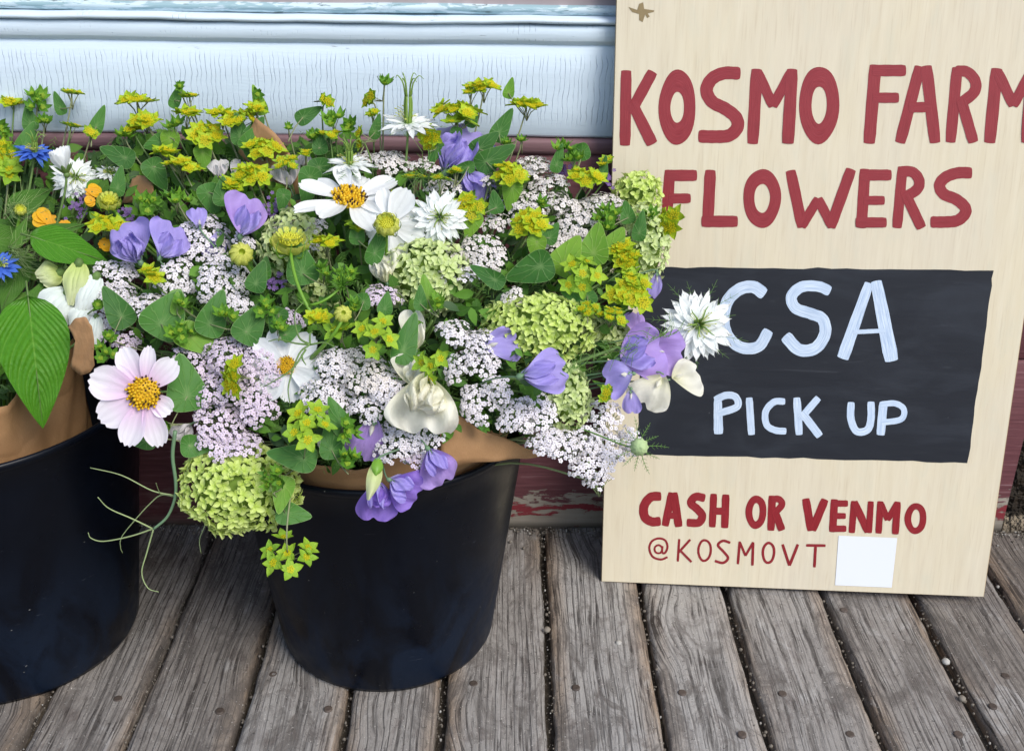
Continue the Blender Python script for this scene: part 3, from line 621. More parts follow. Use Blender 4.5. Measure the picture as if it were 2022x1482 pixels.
row4 = [('P', [('l', [(460, 608), (463, 752)], (34, 40)), ('c', [(448, 612), (495, 592), (535, 600), (540, 640), (462, 668)], 30)]),
 ('I', [('l', [(591, 603), (601, 756)], 30)]),
 ('C', [('c', [(740, 618), (695, 620), (660, 660), (664, 715), (700, 738), (745, 742)], 28)]),
 ('K', [('l', [(790, 603), (800, 756)], 32), ('l', [(880, 603), (805, 690)], 30), ('l', [(812, 665), (886, 762)], 34)]),
 ('U', [('c', [(1017, 622), (1016, 690), (1040, 742), (1085, 736), (1100, 690), (1100, 620)], 31)]),
 ('P', [('l', [(1152, 622), (1140, 757)], 36), ('c', [(1140, 630), (1200, 626), (1237, 650), (1225, 692), (1145, 706)], 25)])]
def poly(name, px, lift, mat, parent=sign, sub=1):
    mb = MB(); v = [(*shift(*p), lift*NZ) for p in px]; mb.add(v, [tuple(range(len(v)))]); return link(name, mb.mesh(name, [mat], False), parent)
# black writing panel with slightly uneven hand-cut edges
cn = [(1268, 527), (1961, 534), (1911, 913), (1259, 897)]; pp = []
for i in range(4):
    a, b = np.array(cn[i], float), np.array(cn[(i+1) % 4], float)
    for t_ in np.linspace(0, 1, 24, endpoint=False): pp.append(a+(b-a)*t_+rng.normal(size=2)*.9)
panel = poly('writing_panel', pp, .0004, MBLK)
for ch, it in row1+row2: letter(ch, it, MLET, *A)
for ch, it in row5: letter(ch, it, MLET2, *B)
for ch, it in row6: letter(ch, it, MLET2, *B)
for ch, it in row3+row4: letter(ch, it, MCHK, *B, base=.0009)
poly('sticker', [(1200+x/2.117, 500+y/2.117) for x, y in ((965, 1178), (1210, 1188), (1187, 1395), (950, 1385))], .0007, MCARD)['label'] = 'blank white square sticker low on the board'
kn = [(1241, 14), (1258, 20), (1262, 8), (1270, 5), (1272, 18), (1292, 21), (1291, 24), (1279, 27), (1283, 33), (1278, 36), (1274, 29), (1269, 44), (1262, 40), (1262, 28), (1248, 24)]
poly('knot', kn, .0004, MKNOT)['label'] = 'brown star shaped knot in the top left corner'
# kraft etc. below

# ================================================================== FLOWERS
# every flower is an Empty (local unit = one photo pixel at its distance) with its parts
def basis(n, spin):
    n = np.asarray(n, float); n = n/np.linalg.norm(n)
    ref = CU if abs(n@CU) < .9 else CR
    x = np.cross(ref, n); x /= np.linalg.norm(x); y = np.cross(n, x)
    return x*math.cos(spin)+y*math.sin(spin), -x*math.sin(spin)+y*math.cos(spin), n
def frame(px, py, fx=0., fy=0., spin=None, fwd=0., back=False, pos=None):
    """fx, fy: sideways and upward lean of the flower's face"""
    p = at(px, py, fwd) if pos is None else pos
    k = math.sqrt(max(.02, 1-fx*fx-fy*fy)); v = (CAM-p); v = v/np.linalg.norm(v)
    n = v*(-k if back else k)+CR*fx+CU*fy
    if spin is None: spin = random.uniform(0, 6.28)
    x, y, z = basis(n, spin); s = mpp(p)
    m = Matrix(((x[0]*s, y[0]*s, z[0]*s, p[0]), (x[1]*s, y[1]*s, z[1]*s, p[1]), (x[2]*s, y[2]*s, z[2]*s, p[2]), (0, 0, 0, 1)))
    return m
PLACED = []
def flat_face(w, h):
    """lean from the apparent width and height of a flat head"""
    d = max(w, h); q = max(.28, min(1., min(w, h)/d)); t_ = math.sqrt(1-q*q)
    return d, (0., t_) if w >= h else (t_*random.choice((-1, 1)), 0.)
def thing(name, label, cat, group, m):
    e = empty(name, m, label, cat, group); PLACED.append((e, name)); return e
def stem_to(e, px, mat, r0=2., r1=2.6, along=None, name='stem', drop=.12):
    """stem from the back of the flower head down into its bucket"""
    m = np.array(e.matrix_world); p = m[:3, 3]; z = m[:3, 2]; s = np.linalg.norm(z); z = z/s
    c = np.array([BL_[0], BL_[1]]) if px < 205 else np.array([BC[0], BC[1]])
    end = np.array([c[0]+(p[0]-c[0])*.22, c[1]+(p[1]-c[1])*.22, .16])
    dn = (end-p)/np.linalg.norm(end-p)
    mid = np.array([c[0]+(p[0]-c[0])*.42, c[1]+(p[1]-c[1])*.42, max(.455, min(p[2]-.02, .50))]); pts = bez(p, p-z*.035+dn*.01, mid, end, 14) if along is None else along
    inv = e.matrix_world.inverted(); L = [np.array(inv @ Vector(q)) for q in pts]
    mb = MB(); tube(mb, L, r0, r1, 6); return link(name, mb.mesh(name, [mat]), e)
# ---- shared small meshes
def yarrow_cluster(nf, seed):
    r = random.Random(seed); mb = MB(); pts = []
    while len(pts) < nf:
        a, d = r.uniform(0, 6.28), 15.5*math.sqrt(r.random())
        q = (d*math.cos(a), d*math.sin(a))
        if all((q[0]-o[0])**2+(q[1]-o[1])**2 > 66 for o in pts) or r.random() < .02: pts.append(q)
    for x, y in pts:
        h = 3-.03*(x*x+y*y)+r.uniform(-2.5, 2.5); tx, ty = x*.03+r.uniform(-.35, .35), y*.03+r.uniform(-.35, .35)
        R_ = T(x, y, h) @ RM('Y', tx) @ RM('X', -ty) @ RM('Z', r.uniform(0, 6))
        fm = MB(); npt = r.choice((4, 5, 5, 5, 6))
        for k in range(npt):
            a = 2*math.pi*k/npt+r.uniform(-.15, .15); ca, sa = math.cos(a), math.sin(a); L = r.uniform(4.3, 5.3); w = r.uniform(2.0, 2.5); up = r.uniform(-.9, .7)
            loc = [(1.2, -w*.5, .2), (1.2, w*.5, .2), (L*.6, -w, .5+up*.5), (L*.6, w, .5+up*.5), (L, -w*.75, up), (L, w*.75, up), (L*1.12, 0, up-.3)]
            fm.add([(x_*ca-y_*sa, x_*sa+y_*ca, z_) for x_, y_, z_ in loc], [(0, 2, 3, 1), (2, 4, 5, 3), (4, 6, 5)])
        ball(fm, (0, 0, .5), 1.55, 3, 5, 1, (1, 1, .8))
        mb.xf(fm, R_)
        tube(mb, [(x, y, h-.3), (x*.3, y*.3, -13)], .8, .7, 3, 2)
    return mb
YC = {}
for cn_, mt in (('white', 'yar_white'), ('pink', 'yar_pink'), ('cream', 'yar_cream')):
    YC[cn_] = [yarrow_cluster(n, 10+k).mesh('floret_cluster_'+cn_, [M[mt], M['yar_mid'], M['yar_green']]) for k, n in enumerate((9, 10, 11, 10, 8, 12, 9))]
def yarrow(px, py, w, h, col='white', label='', face=None, fwd=0.):
    d, fc = flat_face(w, h); fc = face or fc
    if face: d = max(w, h)
    if w > h: sp = None
    fc = (fc[0]+random.uniform(-.12, .12), fc[1]+random.uniform(-.02, .22))
    q = math.hypot(*fc); fc = tuple(x*.93/q for x in fc) if q > .93 else fc
    m = frame(px, py, fc[0], fc[1], None, fwd+.004*random.uniform(-1, 1)); e = thing('yarrow', label, 'yarrow', 'yarrow heads in the bouquets', m)
    R_ = d/2-9; n = max(3, int((d/24.)**2*1.05)); pts = []
    tries = 0
    while len(pts) < n and tries < 900:
        tries += 1; a, rr = random.uniform(0, 6.28), math.sqrt(random.random())*R_
        rr *= 1+.1*math.sin(3*a+px); q = (rr*math.cos(a), rr*math.sin(a))
        if all(math.hypot(q[0]-o[0], q[1]-o[1]) > 19.5 for o in pts): pts.append(q)
    st = MB()
    for x, y in pts:
        hgt = -.0065*(x*x+y*y)*45/max(R_, 20)+random.uniform(-4, 4)
        mm = T(x, y, hgt) @ RM('Y', x*.013+random.uniform(-.2, .2)) @ RM('X', -y*.013+random.uniform(-.2, .2)) @ RM('Z', random.uniform(0, 6.28)) @ SC(random.uniform(.85, 1.08))
        link('floret_cluster', random.choice(YC[col]), e, mm)
        tube(st, [(x, y, hgt-12), (x*.5, y*.5, -28), (0, 0, -48)], 1., 1.3, 4)
    link('stalks', st.mesh('stalks', [M['yar_green']]), e); stem_to(e, px, M['yar_green'], 2, 2.4)
    return e
def bract(L, w, cup, up):
    def fn(u, v):
        x = L*u; ww = w*math.sin(math.pi*min(1, u**.85*.95+.05))**.85*(1-.25*u)
        return (x+1, v*ww, up*L*u*u+cup*w*abs(v)**1.5*.6)
    return grid(fn, 4, 2)
def umbellet(nb, L, w, up, mat, seed):
    r = random.Random(seed); mb = MB()
    for k in range(nb):
        v, f, uv = bract(L*1.22*r.uniform(.85, 1.1), w*1.45*r.uniform(.9, 1.1), .5, up+r.uniform(-.15, .15)); R_ = RM('Z', 2*math.pi*k/nb+r.uniform(-.15, .15)) @ RM('Y', -.15+r.uniform(-.12, .12))
        o = MB(); o.add(v, f, uv); mb.xf(o, R_)
    return mb
def ycore(n, R_, seed, h=2.5):
    r = random.Random(seed); mb = MB()
    for k in range(n):
        a, d = 2.4*k, R_*math.sqrt((k+.3)/n); x, y = d*math.cos(a), d*math.sin(a)
        tube(mb, [(x*.4, y*.4, 0), (x, y, h)], .35, .5, 3); 
        for j in range(4):
            b = j*1.57+k; mb.add([(x, y, h), (x+1.5*math.cos(b-.45), y+1.5*math.sin(b-.45), h+.7), (x+1.9*math.cos(b), y+1.9*math.sin(b), h+.2), (x+1.5*math.cos(b+.45), y+1.5*math.sin(b+.45), h+.7)], [(0, 1, 2, 3)])
        ball(mb, (x, y, h+.5), .8, 2, 4)
    return mb
UB = {'star': [umbellet(5, 19.5, 6.0, .05, None, k).mesh('bract_star', [M['bup_bract']]) for k in range(3)],
      'yellow': [umbellet(6, 16.5, 5.4, .10, None, 20+k).mesh('bract_yellow', [M['bup_bract_y']]) for k in range(3)],
      'olive': [umbellet(6, 12, 4.8, .2, None, 40+k).mesh('bract_olive', [M['bup_bract']]) for k in range(3)],
      'green': [umbellet(6, 14, 4.2, .75, None, 30+k).mesh('bract_green', [M['bup_bract_g']]) for k in range(3)]}
UC = {'star': [ycore(18, 7.5, k).mesh('cluster_yellow', [M['bup_yel']]) for k in range(2)], 'yellow': [ycore(28, 10.5, k+5, 5).mesh('cluster_yellow_large', [M['bup_yel']]) for k in range(2)],
      'olive': [ycore(20, 9, k+7, 4.5).mesh('cluster_olive', [M['bup_yel']]) for k in range(2)], 'green': [ycore(12, 5, k+3, 6).mesh('cluster_green', [M['bup_gre']]) for k in range(2)]}
BUPS = []
def bupleurum(px, py, w, h, kind='yellow', label='', face=None, fwd=.025, n=None):
    d, fc = flat_face(w, h); fc = face or fc
    fc = (fc[0]+random.uniform(-.1, .1), fc[1]+random.uniform(0, .12)); q = math.hypot(*fc); fc = tuple(x*.95/q for x in fc) if q > .95 else fc
    m = frame(px, py, fc[0], fc[1], None, fwd); e = thing('bupleurum', label, 'bupleurum', 'bupleurum sprays in the bouquets', m)
    if n is None: n = max(3, round((d/25.)**1.75)) if d > 30 else 2
    if kind == 'star': n = max(3, round((d/33.)**1.6))
    n = min(n, 14); pts = [(0, 0)] if n != 2 else []; k = 0
    R_ = max(0, d/2-13)
    for k in range(n-len(pts)):
        a = 2*math.pi*k/max(1, (n-1 if n != 2 else 2))+random.uniform(-.25, .25)
        rr = R_*(random.uniform(.75, 1.) if n < 8 else (1. if k % 2 else .58)); pts.append((rr*math.cos(a), rr*math.sin(a)))
    st = MB(); sc = 1. if d > 40 else max(.75, d/42)
    for x, y in pts:
        z_ = -.0045*(x*x+y*y)+random.uniform(-3, 3); t_ = .014 if kind != 'green' else .02
        mm = T(x, y, z_) @ RM('Y', x*t_+random.uniform(-.25, .25)) @ RM('X', -y*t_+random.uniform(-.25, .25)) @ RM('Z', random.uniform(0, 6.28)) @ SC(sc*random.uniform(.85, 1.1)*(1.12 if kind in ('star', 'yellow') else 1.))
        ub = link('bract_star', random.choice(UB[kind]), e, mm); link('flower_cluster', random.choice(UC[kind]), ub, T(0, 0, .5))
        tube(st, [(x, y, z_), (x*.35, y*.35, -16), (0, 0, -32)], .8, 1.1, 4)
    link('stalks', st.mesh('stalks', [M['stem_tan']]), e); stem_to(e, px, M['stem_tan'] if random.random() < .6 else M['stem'], 1.5, 2.2, bez(np.array(m)[:3, 3], at(px-6, py-40, fwd+.01), at(px+2, py-90, .03), at(px+10, py-140, .0), 8) if py > 1050 else None)
    BUPS.append((px, py, e)); return e
def rleaf_mesh(L, Wd, cup, tipx, seed=0, mat=None):
    """round perfoliate leaf, base near one end, polar veins"""
    mb = MB(); nr, na = 5, 28; v = [(0, 0, 0)]; uv = [(0, 0)]; f = []
    r_ = random.Random(seed); ph = r_.uniform(0, 6)
    def bound(th):
        c, s = math.cos(th), math.sin(th); b = .22
        R_ = .5*L*(1+b*2*.9*c) if True else 0
        k = max(0, c)**6*tipx
        return R_*(1+k), .5*Wd
    for i in range(1, nr+1):
        for k in range(na):
            th = 2*math.pi*k/na; c, s = math.cos(th), math.sin(th); rr, ww = bound(th); q = i/nr
            x = rr*c*q; y = ww*s*q*(1-.12*max(0, c)); z = cup*(abs(y)/Wd*2)**2*Wd*.28-.06*L*(q**2)*max(0, c)+math.sin(3*th+ph)*.02*L*q*q
            v.append((x, y, z)); uv.append((k/na, q))
    for k in range(na): f.append((0, 1+k, 1+(k+1) % na))
    for i in range(nr-1):
        for k in range(na): a = 1+i*na; f.append((a+k, a+na+k, a+na+(k+1) % na, a+(k+1) % na))
    uvl = uv; mb.add(v, f, uvl)
    # fix the seam
    nf = len(f); idx = 0
    for fc in mb.f:
        us = [mb.uv[idx+j][0] for j in range(len(fc))]
        if max(us)-min(us) > .5:
            for j in range(len(fc)):
                if mb.uv[idx+j][0] < .5: mb.uv[idx+j] = (mb.uv[idx+j][0]+1, mb.uv[idx+j][1])
        idx += len(fc)
    return mb
def rleaf(px, py, w, h, ang, light=False, face=(0, 0), fwd=.02, tip=.25):
    """ang: screen direction (degrees, 0 right, 90 up) of the leaf tip; attached to the nearest bupleurum"""
    b = min(BUPS, key=lambda q: (q[0]-px)**2+(q[1]-py)**2)[2]
    m = frame(px, py, face[0], face[1], math.radians(ang), fwd)
    L = max(w, h)*1.02; Wd = min(w, h)*1.05
    hp = b.matrix_world.translation; lp = Vector(at(px, py, fwd)); loc = m.inverted() @ Vector(np.array(hp)-CU*28*mpp(hp)); d_ = loc.length
    if 12 < d_ < 95:
        pt = MB(); q0 = np.array([-L*.0, 0, .4]); q1 = np.array(loc); tube(pt, catmull([q0, (q0+q1)/2+np.array([0, 3, -3]), q1], 4), 1.1, 1.5, 5); link('petiole', pt.mesh('petiole', [M['stem_tan']]), b, b.matrix_world.inverted() @ m)
    k = MB(); me = rleaf_mesh(L, Wd, random.uniform(.1, .5), tip, int(px)).mesh('leaf_blade', [M['round_leaf_y'] if light else M['round_leaf']])
    return link('leaf', me, b, b.matrix_world.inverted() @ m)

# ---- petals
def petal(L, w, prof, bend=0., cup=0., wave=0., nu=8, nv=6, notch=0., x0=2., seed=0, fold=0.):
    r_ = random.Random(seed); ph = r_.uniform(0, 6)
    def fn(u, v):
        ww = w*prof(u); x = x0+L*u
        if notch: x -= notch*L*max(0, u-.8)/.2*(.5+.5*math.cos(v*3*math.pi))*(1-.0*abs(v))
        x -= .06*L*v*v*u*u
        y = v*ww*.5
        z = bend*L*u*u+cup*w*v*v*.5*prof(u)+wave*w*math.sin(v*7+ph+u*3)*u*u+fold*w*abs(v)*.5*prof(u)
        return (x, y, z)
    return grid(fn, nu, nv)
def pmesh(name, mat, *a, **k):
    mb = MB(); mb.add(*petal(*a, **k)); return mb.mesh(name, [mat])
ob = lambda u: (.16+.84*math.sin(min(1, u*1.02)*math.pi*.62)**1.1)*(1-max(0, u-.62)**2*4.6)**.5 if u < 1.15 else .3
lance = lambda u: (.18+.82*math.sin(min(1., u*1.0)*math.pi)**.75) if u < .97 else .05
rnd = lambda u: max(.12, math.sqrt(max(0, 1-(2*u-1.05)**2)))*(1 if u > .3 else .5+u*1.6)
def disc_mesh(R_, n=70, dark=.3, hgt=.35):
    mb = MB(); ball(mb, (0, 0, 0), R_*.95, 6, 14, 0, (1, 1, hgt))
    r_ = random.Random(3)
    for k in range(n):
        a, d = 2.39996*k, R_*math.sqrt((k+.5)/n); x, y = d*math.cos(a), d*math.sin(a); z = hgt*R_*math.sqrt(max(0, 1-(d/R_)**2*.85))
        m_ = 1 if r_.random() < dark*(.95 if d > R_*.4 else .5) else 0
        rr = R_*.105*r_.uniform(.8, 1.25); o = (x*1.08, y*1.08, z+rr*(1.0 if m_ else 1.25))
        if m_: rr *= .75
        tube(mb, [(x, y, z-rr), o], rr*.8, rr*.7, 5, m_)
        if m_ == 0: ball(mb, o, rr*.85, 3, 5, 0)
    return mb
def cosmos(px, py, d, col, label, fx=0., fy=0., spin=0., npet=8, fwd=.03, back=False, dark=.3, disc=.17, bend=-.05, lift=0., wd=.70, pets=None):
    m = frame(px, py, fx, fy, spin, fwd, back); e = thing('cosmos', label, 'cosmos flower', 'cosmos flowers in the bouquets', m)
    mat = M['cos_pink'] if col == 'pink' else M['cos_white']; R_ = d/2
    L = R_*(1-disc*.45)
    ms = [pmesh('cosmos_petal', mat, L, L*wd*q, ob, bend+b_, .16+.08*k, .018, 12, 12, .045, R_*disc*.3, k) for k, (b_, q) in enumerate(((0, .95), (.05, 1.02), (-.08, .9), (.02, .8)))]
    for k in range(npet if not pets else len(pets)):
        a = 2*math.pi*k/npet+random.uniform(-.1, .1) if not pets else math.radians(pets[k][0]); mm = T(0, 0, -1.2+(k % 2)*1.8) @ RM('Z', a) @ RM('X', random.uniform(-.15, .15)) @ RM('Y', random.uniform(-.12, .08)-lift) @ (SC(random.uniform(.90, 1.06)) if not pets else Matrix.Diagonal((pets[k][1], pets[k][2], pets[k][1], 1)))
        link('petal', ms[(k*3+int(px)) % 4], e, mm)
    link('disc', disc_mesh(R_*disc*1.25, 90, dark).mesh('disc', [M['disc_y'], M['disc_b']]), e, T(0, 0, 1.5))
    cal = MB()
    for k in range(8):
        o = MB(); o.add(*petal(R_*(.3 if not lift else .55), R_*.16, lance, -.1 if not lift else .2, .3, x0=1)); cal.xf(o, T(0, 0, -6) @ RM('Z', k*.785) @ RM('Y', .1-lift*.8))
    ball(cal, (0, 0, -5), R_*.13, 4, 8, 0); link('calyx', cal.mesh('calyx', [M['stem']]), e); stem_to(e, px, M['stem'], 2.4, 3, drop=.14); return e
def cupbud(px, py, d, label, fx=0., fy=.3, open_=0., fwd=.04, along=None, spin=0., kind='cup'):
    m = frame(px, py, fx, fy, spin, fwd); e = thing('cosmos_bud', label, 'flower bud', 'cosmos buds in the bouquets', m); R_ = d/2
    for k in range(9):
        mb = MB()
        def fn(u, v, k=k):
            th = u*(2.8-1.6*open_); rr = R_*max(.02, math.sin(th*1.02))*(1.0+.25*open_*u)*(1+.11*v); zz = -R_*.85*math.cos(th*1.02)+open_*u*R_*.2
            a = v*.40; return (rr*math.cos(a), rr*math.sin(a), zz*1.0+(R_*.06*(1-v*v)))
        v, f, uv = grid(fn, 7, 4); mb.add(v, f, uv); link('bud_petal', mb.mesh('bud_petal', [M['bud_y']]), e, RM('Z', k*2*math.pi/9) @ RM('Y', .0))
        if k == 0: pass
    top = MB(); ball(top, (0, 0, -R_*.1), R_*.80, 5, 12, 0, (1, 1, .42))
    if open_ >= .3: top = disc_mesh(R_*.72, 70, 0., .3)
    link('bud_top', top.mesh('bud_top', [M['bud_y'] if open_ < .3 else M['bud_disc'], M['bud_disc']]), e, T(0, 0, R_*.1 if open_ >= .3 else 0))
    for k in range(10 if open_ >= .3 else 0):
        q_ = MB(); q_.add(*petal(R_*.5, R_*.42, ob, .3, .3, 0, 5, 5, .05, R_*.62, k)); link('ray_petal', q_.mesh('ray_petal', [M['bud_y']]), e, RM('Z', k*.628) @ RM('Y', -.5))
    sp = MB()
    for k in range(8):
        a = k*math.pi/4; pts = [(R_*.2*math.cos(a), R_*.2*math.sin(a), -R_*.85), (R_*.95*math.cos(a), R_*.95*math.sin(a), -R_*.8), (R_*1.2*math.cos(a), R_*1.2*math.sin(a), -R_*.1), (R_*1.16*math.cos(a+.1), R_*1.16*math.sin(a+.1), R_*.45)]
        tube(sp, catmull(pts, 4), R_*.07, R_*.02, 4)
    ball(sp, (0, 0, -R_*.78), R_*.3, 4, 8, 0); link('bracts', sp.mesh('bracts', [M['stem_bright']]), e)
    stem_to(e, px, M['stem_bright'], 3.4, 4.4, along); return e
def threads(e, R_, n=16, up=0., mat='thread', L=1.15, thick=.55):
    mb = MB(); r_ = random.Random(int(R_*10)+n)
    for k in range(n):
        a = 2*math.pi*k/n+r_.uniform(-.15, .15); l = R_*L*r_.uniform(.75, 1.1); d = np.array([math.cos(a), math.sin(a), 0.]); s_ = np.array([-math.sin(a), math.cos(a), 0.])
        z0 = -5; f_ = lambda t: d*(3+l*t)+np.array([0, 0, z0+up*l*t*t])+s_*math.sin(t*2.5+k)*l*.07
        tube(mb, [f_(t) for t in np.linspace(0, 1, 6)], thick*1.3, thick*.5, 4)
        for t in (.4, .55, .7, .82):
            for sg in (-1, 1):
                p = f_(t); q = p+(d*.75+s_*sg*.8+np.array([0, 0, r_.uniform(-.3, .3)]))*l*.2*(1.2-t); tube(mb, [p, (p+q)/2+s_*sg*.6, q], thick*.8, thick*.4, 3)
    return link('thread_bracts', mb.mesh('thread_bracts', [M[mat]]), e)
def nigella(px, py, d, label, fx=0., fy=0., spin=0., col='white', horns=0., fwd=.045, up=.0, stemw=2.4, along=None, name='nigella', full=1., cup=0.):
    m = frame(px, py, fx, fy, spin, fwd); e = thing(name, label, 'nigella flower', 'nigella flowers in the bouquets', m); R_ = d/2
    mat = M['nig_'+col]
    def pr(u): return (.14+.86*math.sin(u**.9*math.pi)**.8) if u < .985 else .04
    ms = [pmesh('nigella_petal', mat, R_*l, R_*.29*w_, pr, b_+cup, .35, .05, 8, 4, 0, 3, 50+k) for k, (l, w_, b_) in enumerate(((.97, 1., -.08), (.92, 1.1, .0), (.85, .95, .12), (.98, .8, -.15)))]
    for ring_, (n, sc, tz) in enumerate(((18, 1., -.06), (17, .9, .06), (14, .78, .2), (9, .6, .4)) if full > .8 else ((14, 1, -.05), (10, .8, .15))):
        for k in range(n):
            a = 2*math.pi*k/n+ring_*.35+random.uniform(-.13, .13)
            link('petal', ms[(k+ring_) % 4], e, T(0, 0, ring_*1.5) @ RM('Z', a) @ RM('Y', -tz*.7+random.uniform(-.12, .1)) @ RM('X', random.uniform(-.12, .12)) @ SC(sc*random.uniform(.9, 1.06)))
    c = MB(); H_ = R_*(.35+horns)
    for k in range(6):
        a = k*math.pi/3; ca, sa = math.cos(a), math.sin(a); q = R_*.07
        tube(c, catmull([(q*ca, q*sa, 0), (q*1.5*ca, q*1.5*sa, H_*.5), (q*1.2*ca, q*1.2*sa, H_*.8)], 4), R_*.05, R_*.035, 6)
        tube(c, catmull([(q*1.2*ca, q*1.2*sa, H_*.78), (q*2.2*ca, q*2.2*sa, H_*1.15), (q*4.6*ca, q*4.6*sa, H_*1.3+horns*6), (q*6*ca+3, q*6*sa, H_*1.28)], 4), R_*.03, R_*.008, 5)
    link('pistil', c.mesh('pistil', [M['nig_green']]), e)
    s2 = MB(); r_ = random.Random(int(px))
    for k in range(22):
        a = r_.uniform(0, 6.28); rr = R_*r_.uniform(.22, .42); hz = R_*r_.uniform(.12, .3)*(1+horns)
        p = (rr*math.cos(a), rr*math.sin(a), hz); tube(s2, [(2*math.cos(a), 2*math.sin(a), 1), (p[0]*.6, p[1]*.6, hz*.9), p], .6, .45, 4); ball(s2, p, 1.7, 3, 5, 0, (1.5 if k % 2 else .8, .8, .7))
    link('stamens', s2.mesh('stamens', [M['nig_yel']]), e)
    threads(e, R_*1.05, 12, up); stem_to(e, px, M['stem'], stemw, stemw+.6, along); return e
def pod(px, py, d, label, **k):
    m = frame(px, py, .25, -.1, 0, .06); e = thing('nigella_bud', label, 'flower bud', None, m); R_ = d/2
    mb = MB(); n = 20; v = []; f = []; uv = []
    for i in range(11):
        th = math.pi*i/10
        for q in range(n): a = 2*math.pi*q/n; rr = R_*math.sin(th)*(1+.08*math.cos(5*a*2)); v.append((rr*math.cos(a), rr*math.sin(a), R_*1.05*math.cos(th)+(R_*.15 if i == 0 else 0))); uv.append((i/10, q/n))
    for i in range(10):
        for q in range(n): f.append((i*n+q, (i+1)*n+q, (i+1)*n+(q+1) % n, i*n+(q+1) % n))
    mb.add(v, f, uv); link('bud_ball', mb.mesh('bud_ball', [M['pod']]), e); threads(e, R_*2.7, 11, .1, 'thread', 1.1, .75)
    pts = bez(at(px-5, py+2, .05), at(1215, 880, .03), at(1180, 850, .02), at(1120, 840, -.03), 8); stem_to(e, px, M['thread'], 1.6, 1.8, pts); return e
def hydrangea(px, py, w, h, label, pale=False, fwd=0., fs=1.):
    """head of four-petalled florets over an ellipsoid"""
    s = mpp(at(px, py)); dep = min(w, h)*.45
    p = at(px, py, fwd-dep*s); m = frame(px, py, 0, 0, math.radians(0), pos=p); m = m @ Matrix(((1, 0, 0, 0), (0, 1, 0, 0), (0, 0, 1, 0), (0, 0, 0, 1)))
    e = thing('hydrangea', label, 'hydrangea head', 'green hydrangea heads in the bouquets', m)
    x_, y_, z_ = w/2-7, h/2-7, dep
    core = MB(); ball(core, (0, 0, 0), 1, 10, 16, 0, (x_*.80, y_*.80, z_*.80)); link('head_core', core.mesh('head_core', [M['hyd_core']]), e)
    mats = HYP if pale else HYD; gap = 13.*fs; pts = []
    N = 7000
    for k in range(N):
        v = rng.normal(size=3); v /= np.linalg.norm(v)
        if v[2] < -.35: continue
        lump = 1+.07*math.sin(v[0]*7+px)*math.sin(v[1]*6+py)
        q = np.array([v[0]*x_, v[1]*y_, v[2]*z_])*lump
        if all((q-o[0])@(q-o[0]) > gap*gap for o in pts): pts.append((q, v))
        if len(pts) > 296: break
    for q, v in pts:
        nrm = Vector((v[0]/x_, v[1]/y_, v[2]/z_)).normalized()+Vector(rng.normal(size=3)*.28)
        R_ = nrm.to_track_quat('Z', 'Y').to_matrix().to_4x4()
        link('floret', random.choice(mats), e, T(*(q*random.uniform(.95, 1.03))) @ R_ @ RM('Z', random.uniform(0, 6.28)) @ SC(fs*random.uniform(1.0, 1.4)))
    stem_to(e, px, M['stem'], 3, 4); return e
def hyd_floret(mat, seed):
    r_ = random.Random(seed); mb = MB(); n = r_.choice((4, 4, 4, 3))
    for k in range(n):
        o = MB(); L = 11.5*r_.uniform(.85, 1.1)
        L *= 1.06; o.add(*petal(L, L*.80, lambda u: max(.05, math.sin(min(1, u*.97+.03)*math.pi)**.7*(1-.25*u)), r_.uniform(-.1, .35), .45, .03, 5, 4, 0, .5, seed+k)); mb.xf(o, RM('Z', 2*math.pi*k/n+r_.uniform(-.2, .2)) @ RM('Y', -r_.uniform(.0, .5)))
    ball(mb, (0, 0, 1), 1.2, 3, 5); tube(mb, [(0, 0, 0), (0, 0, -8)], .6, .6, 3)
    return mb.mesh('hydrangea_floret', [mat])
HYD = [hyd_floret(M['hyd'], k) for k in range(5)]; HYP = [hyd_floret(M['hyd_pale'], 9+k) for k in range(5)]
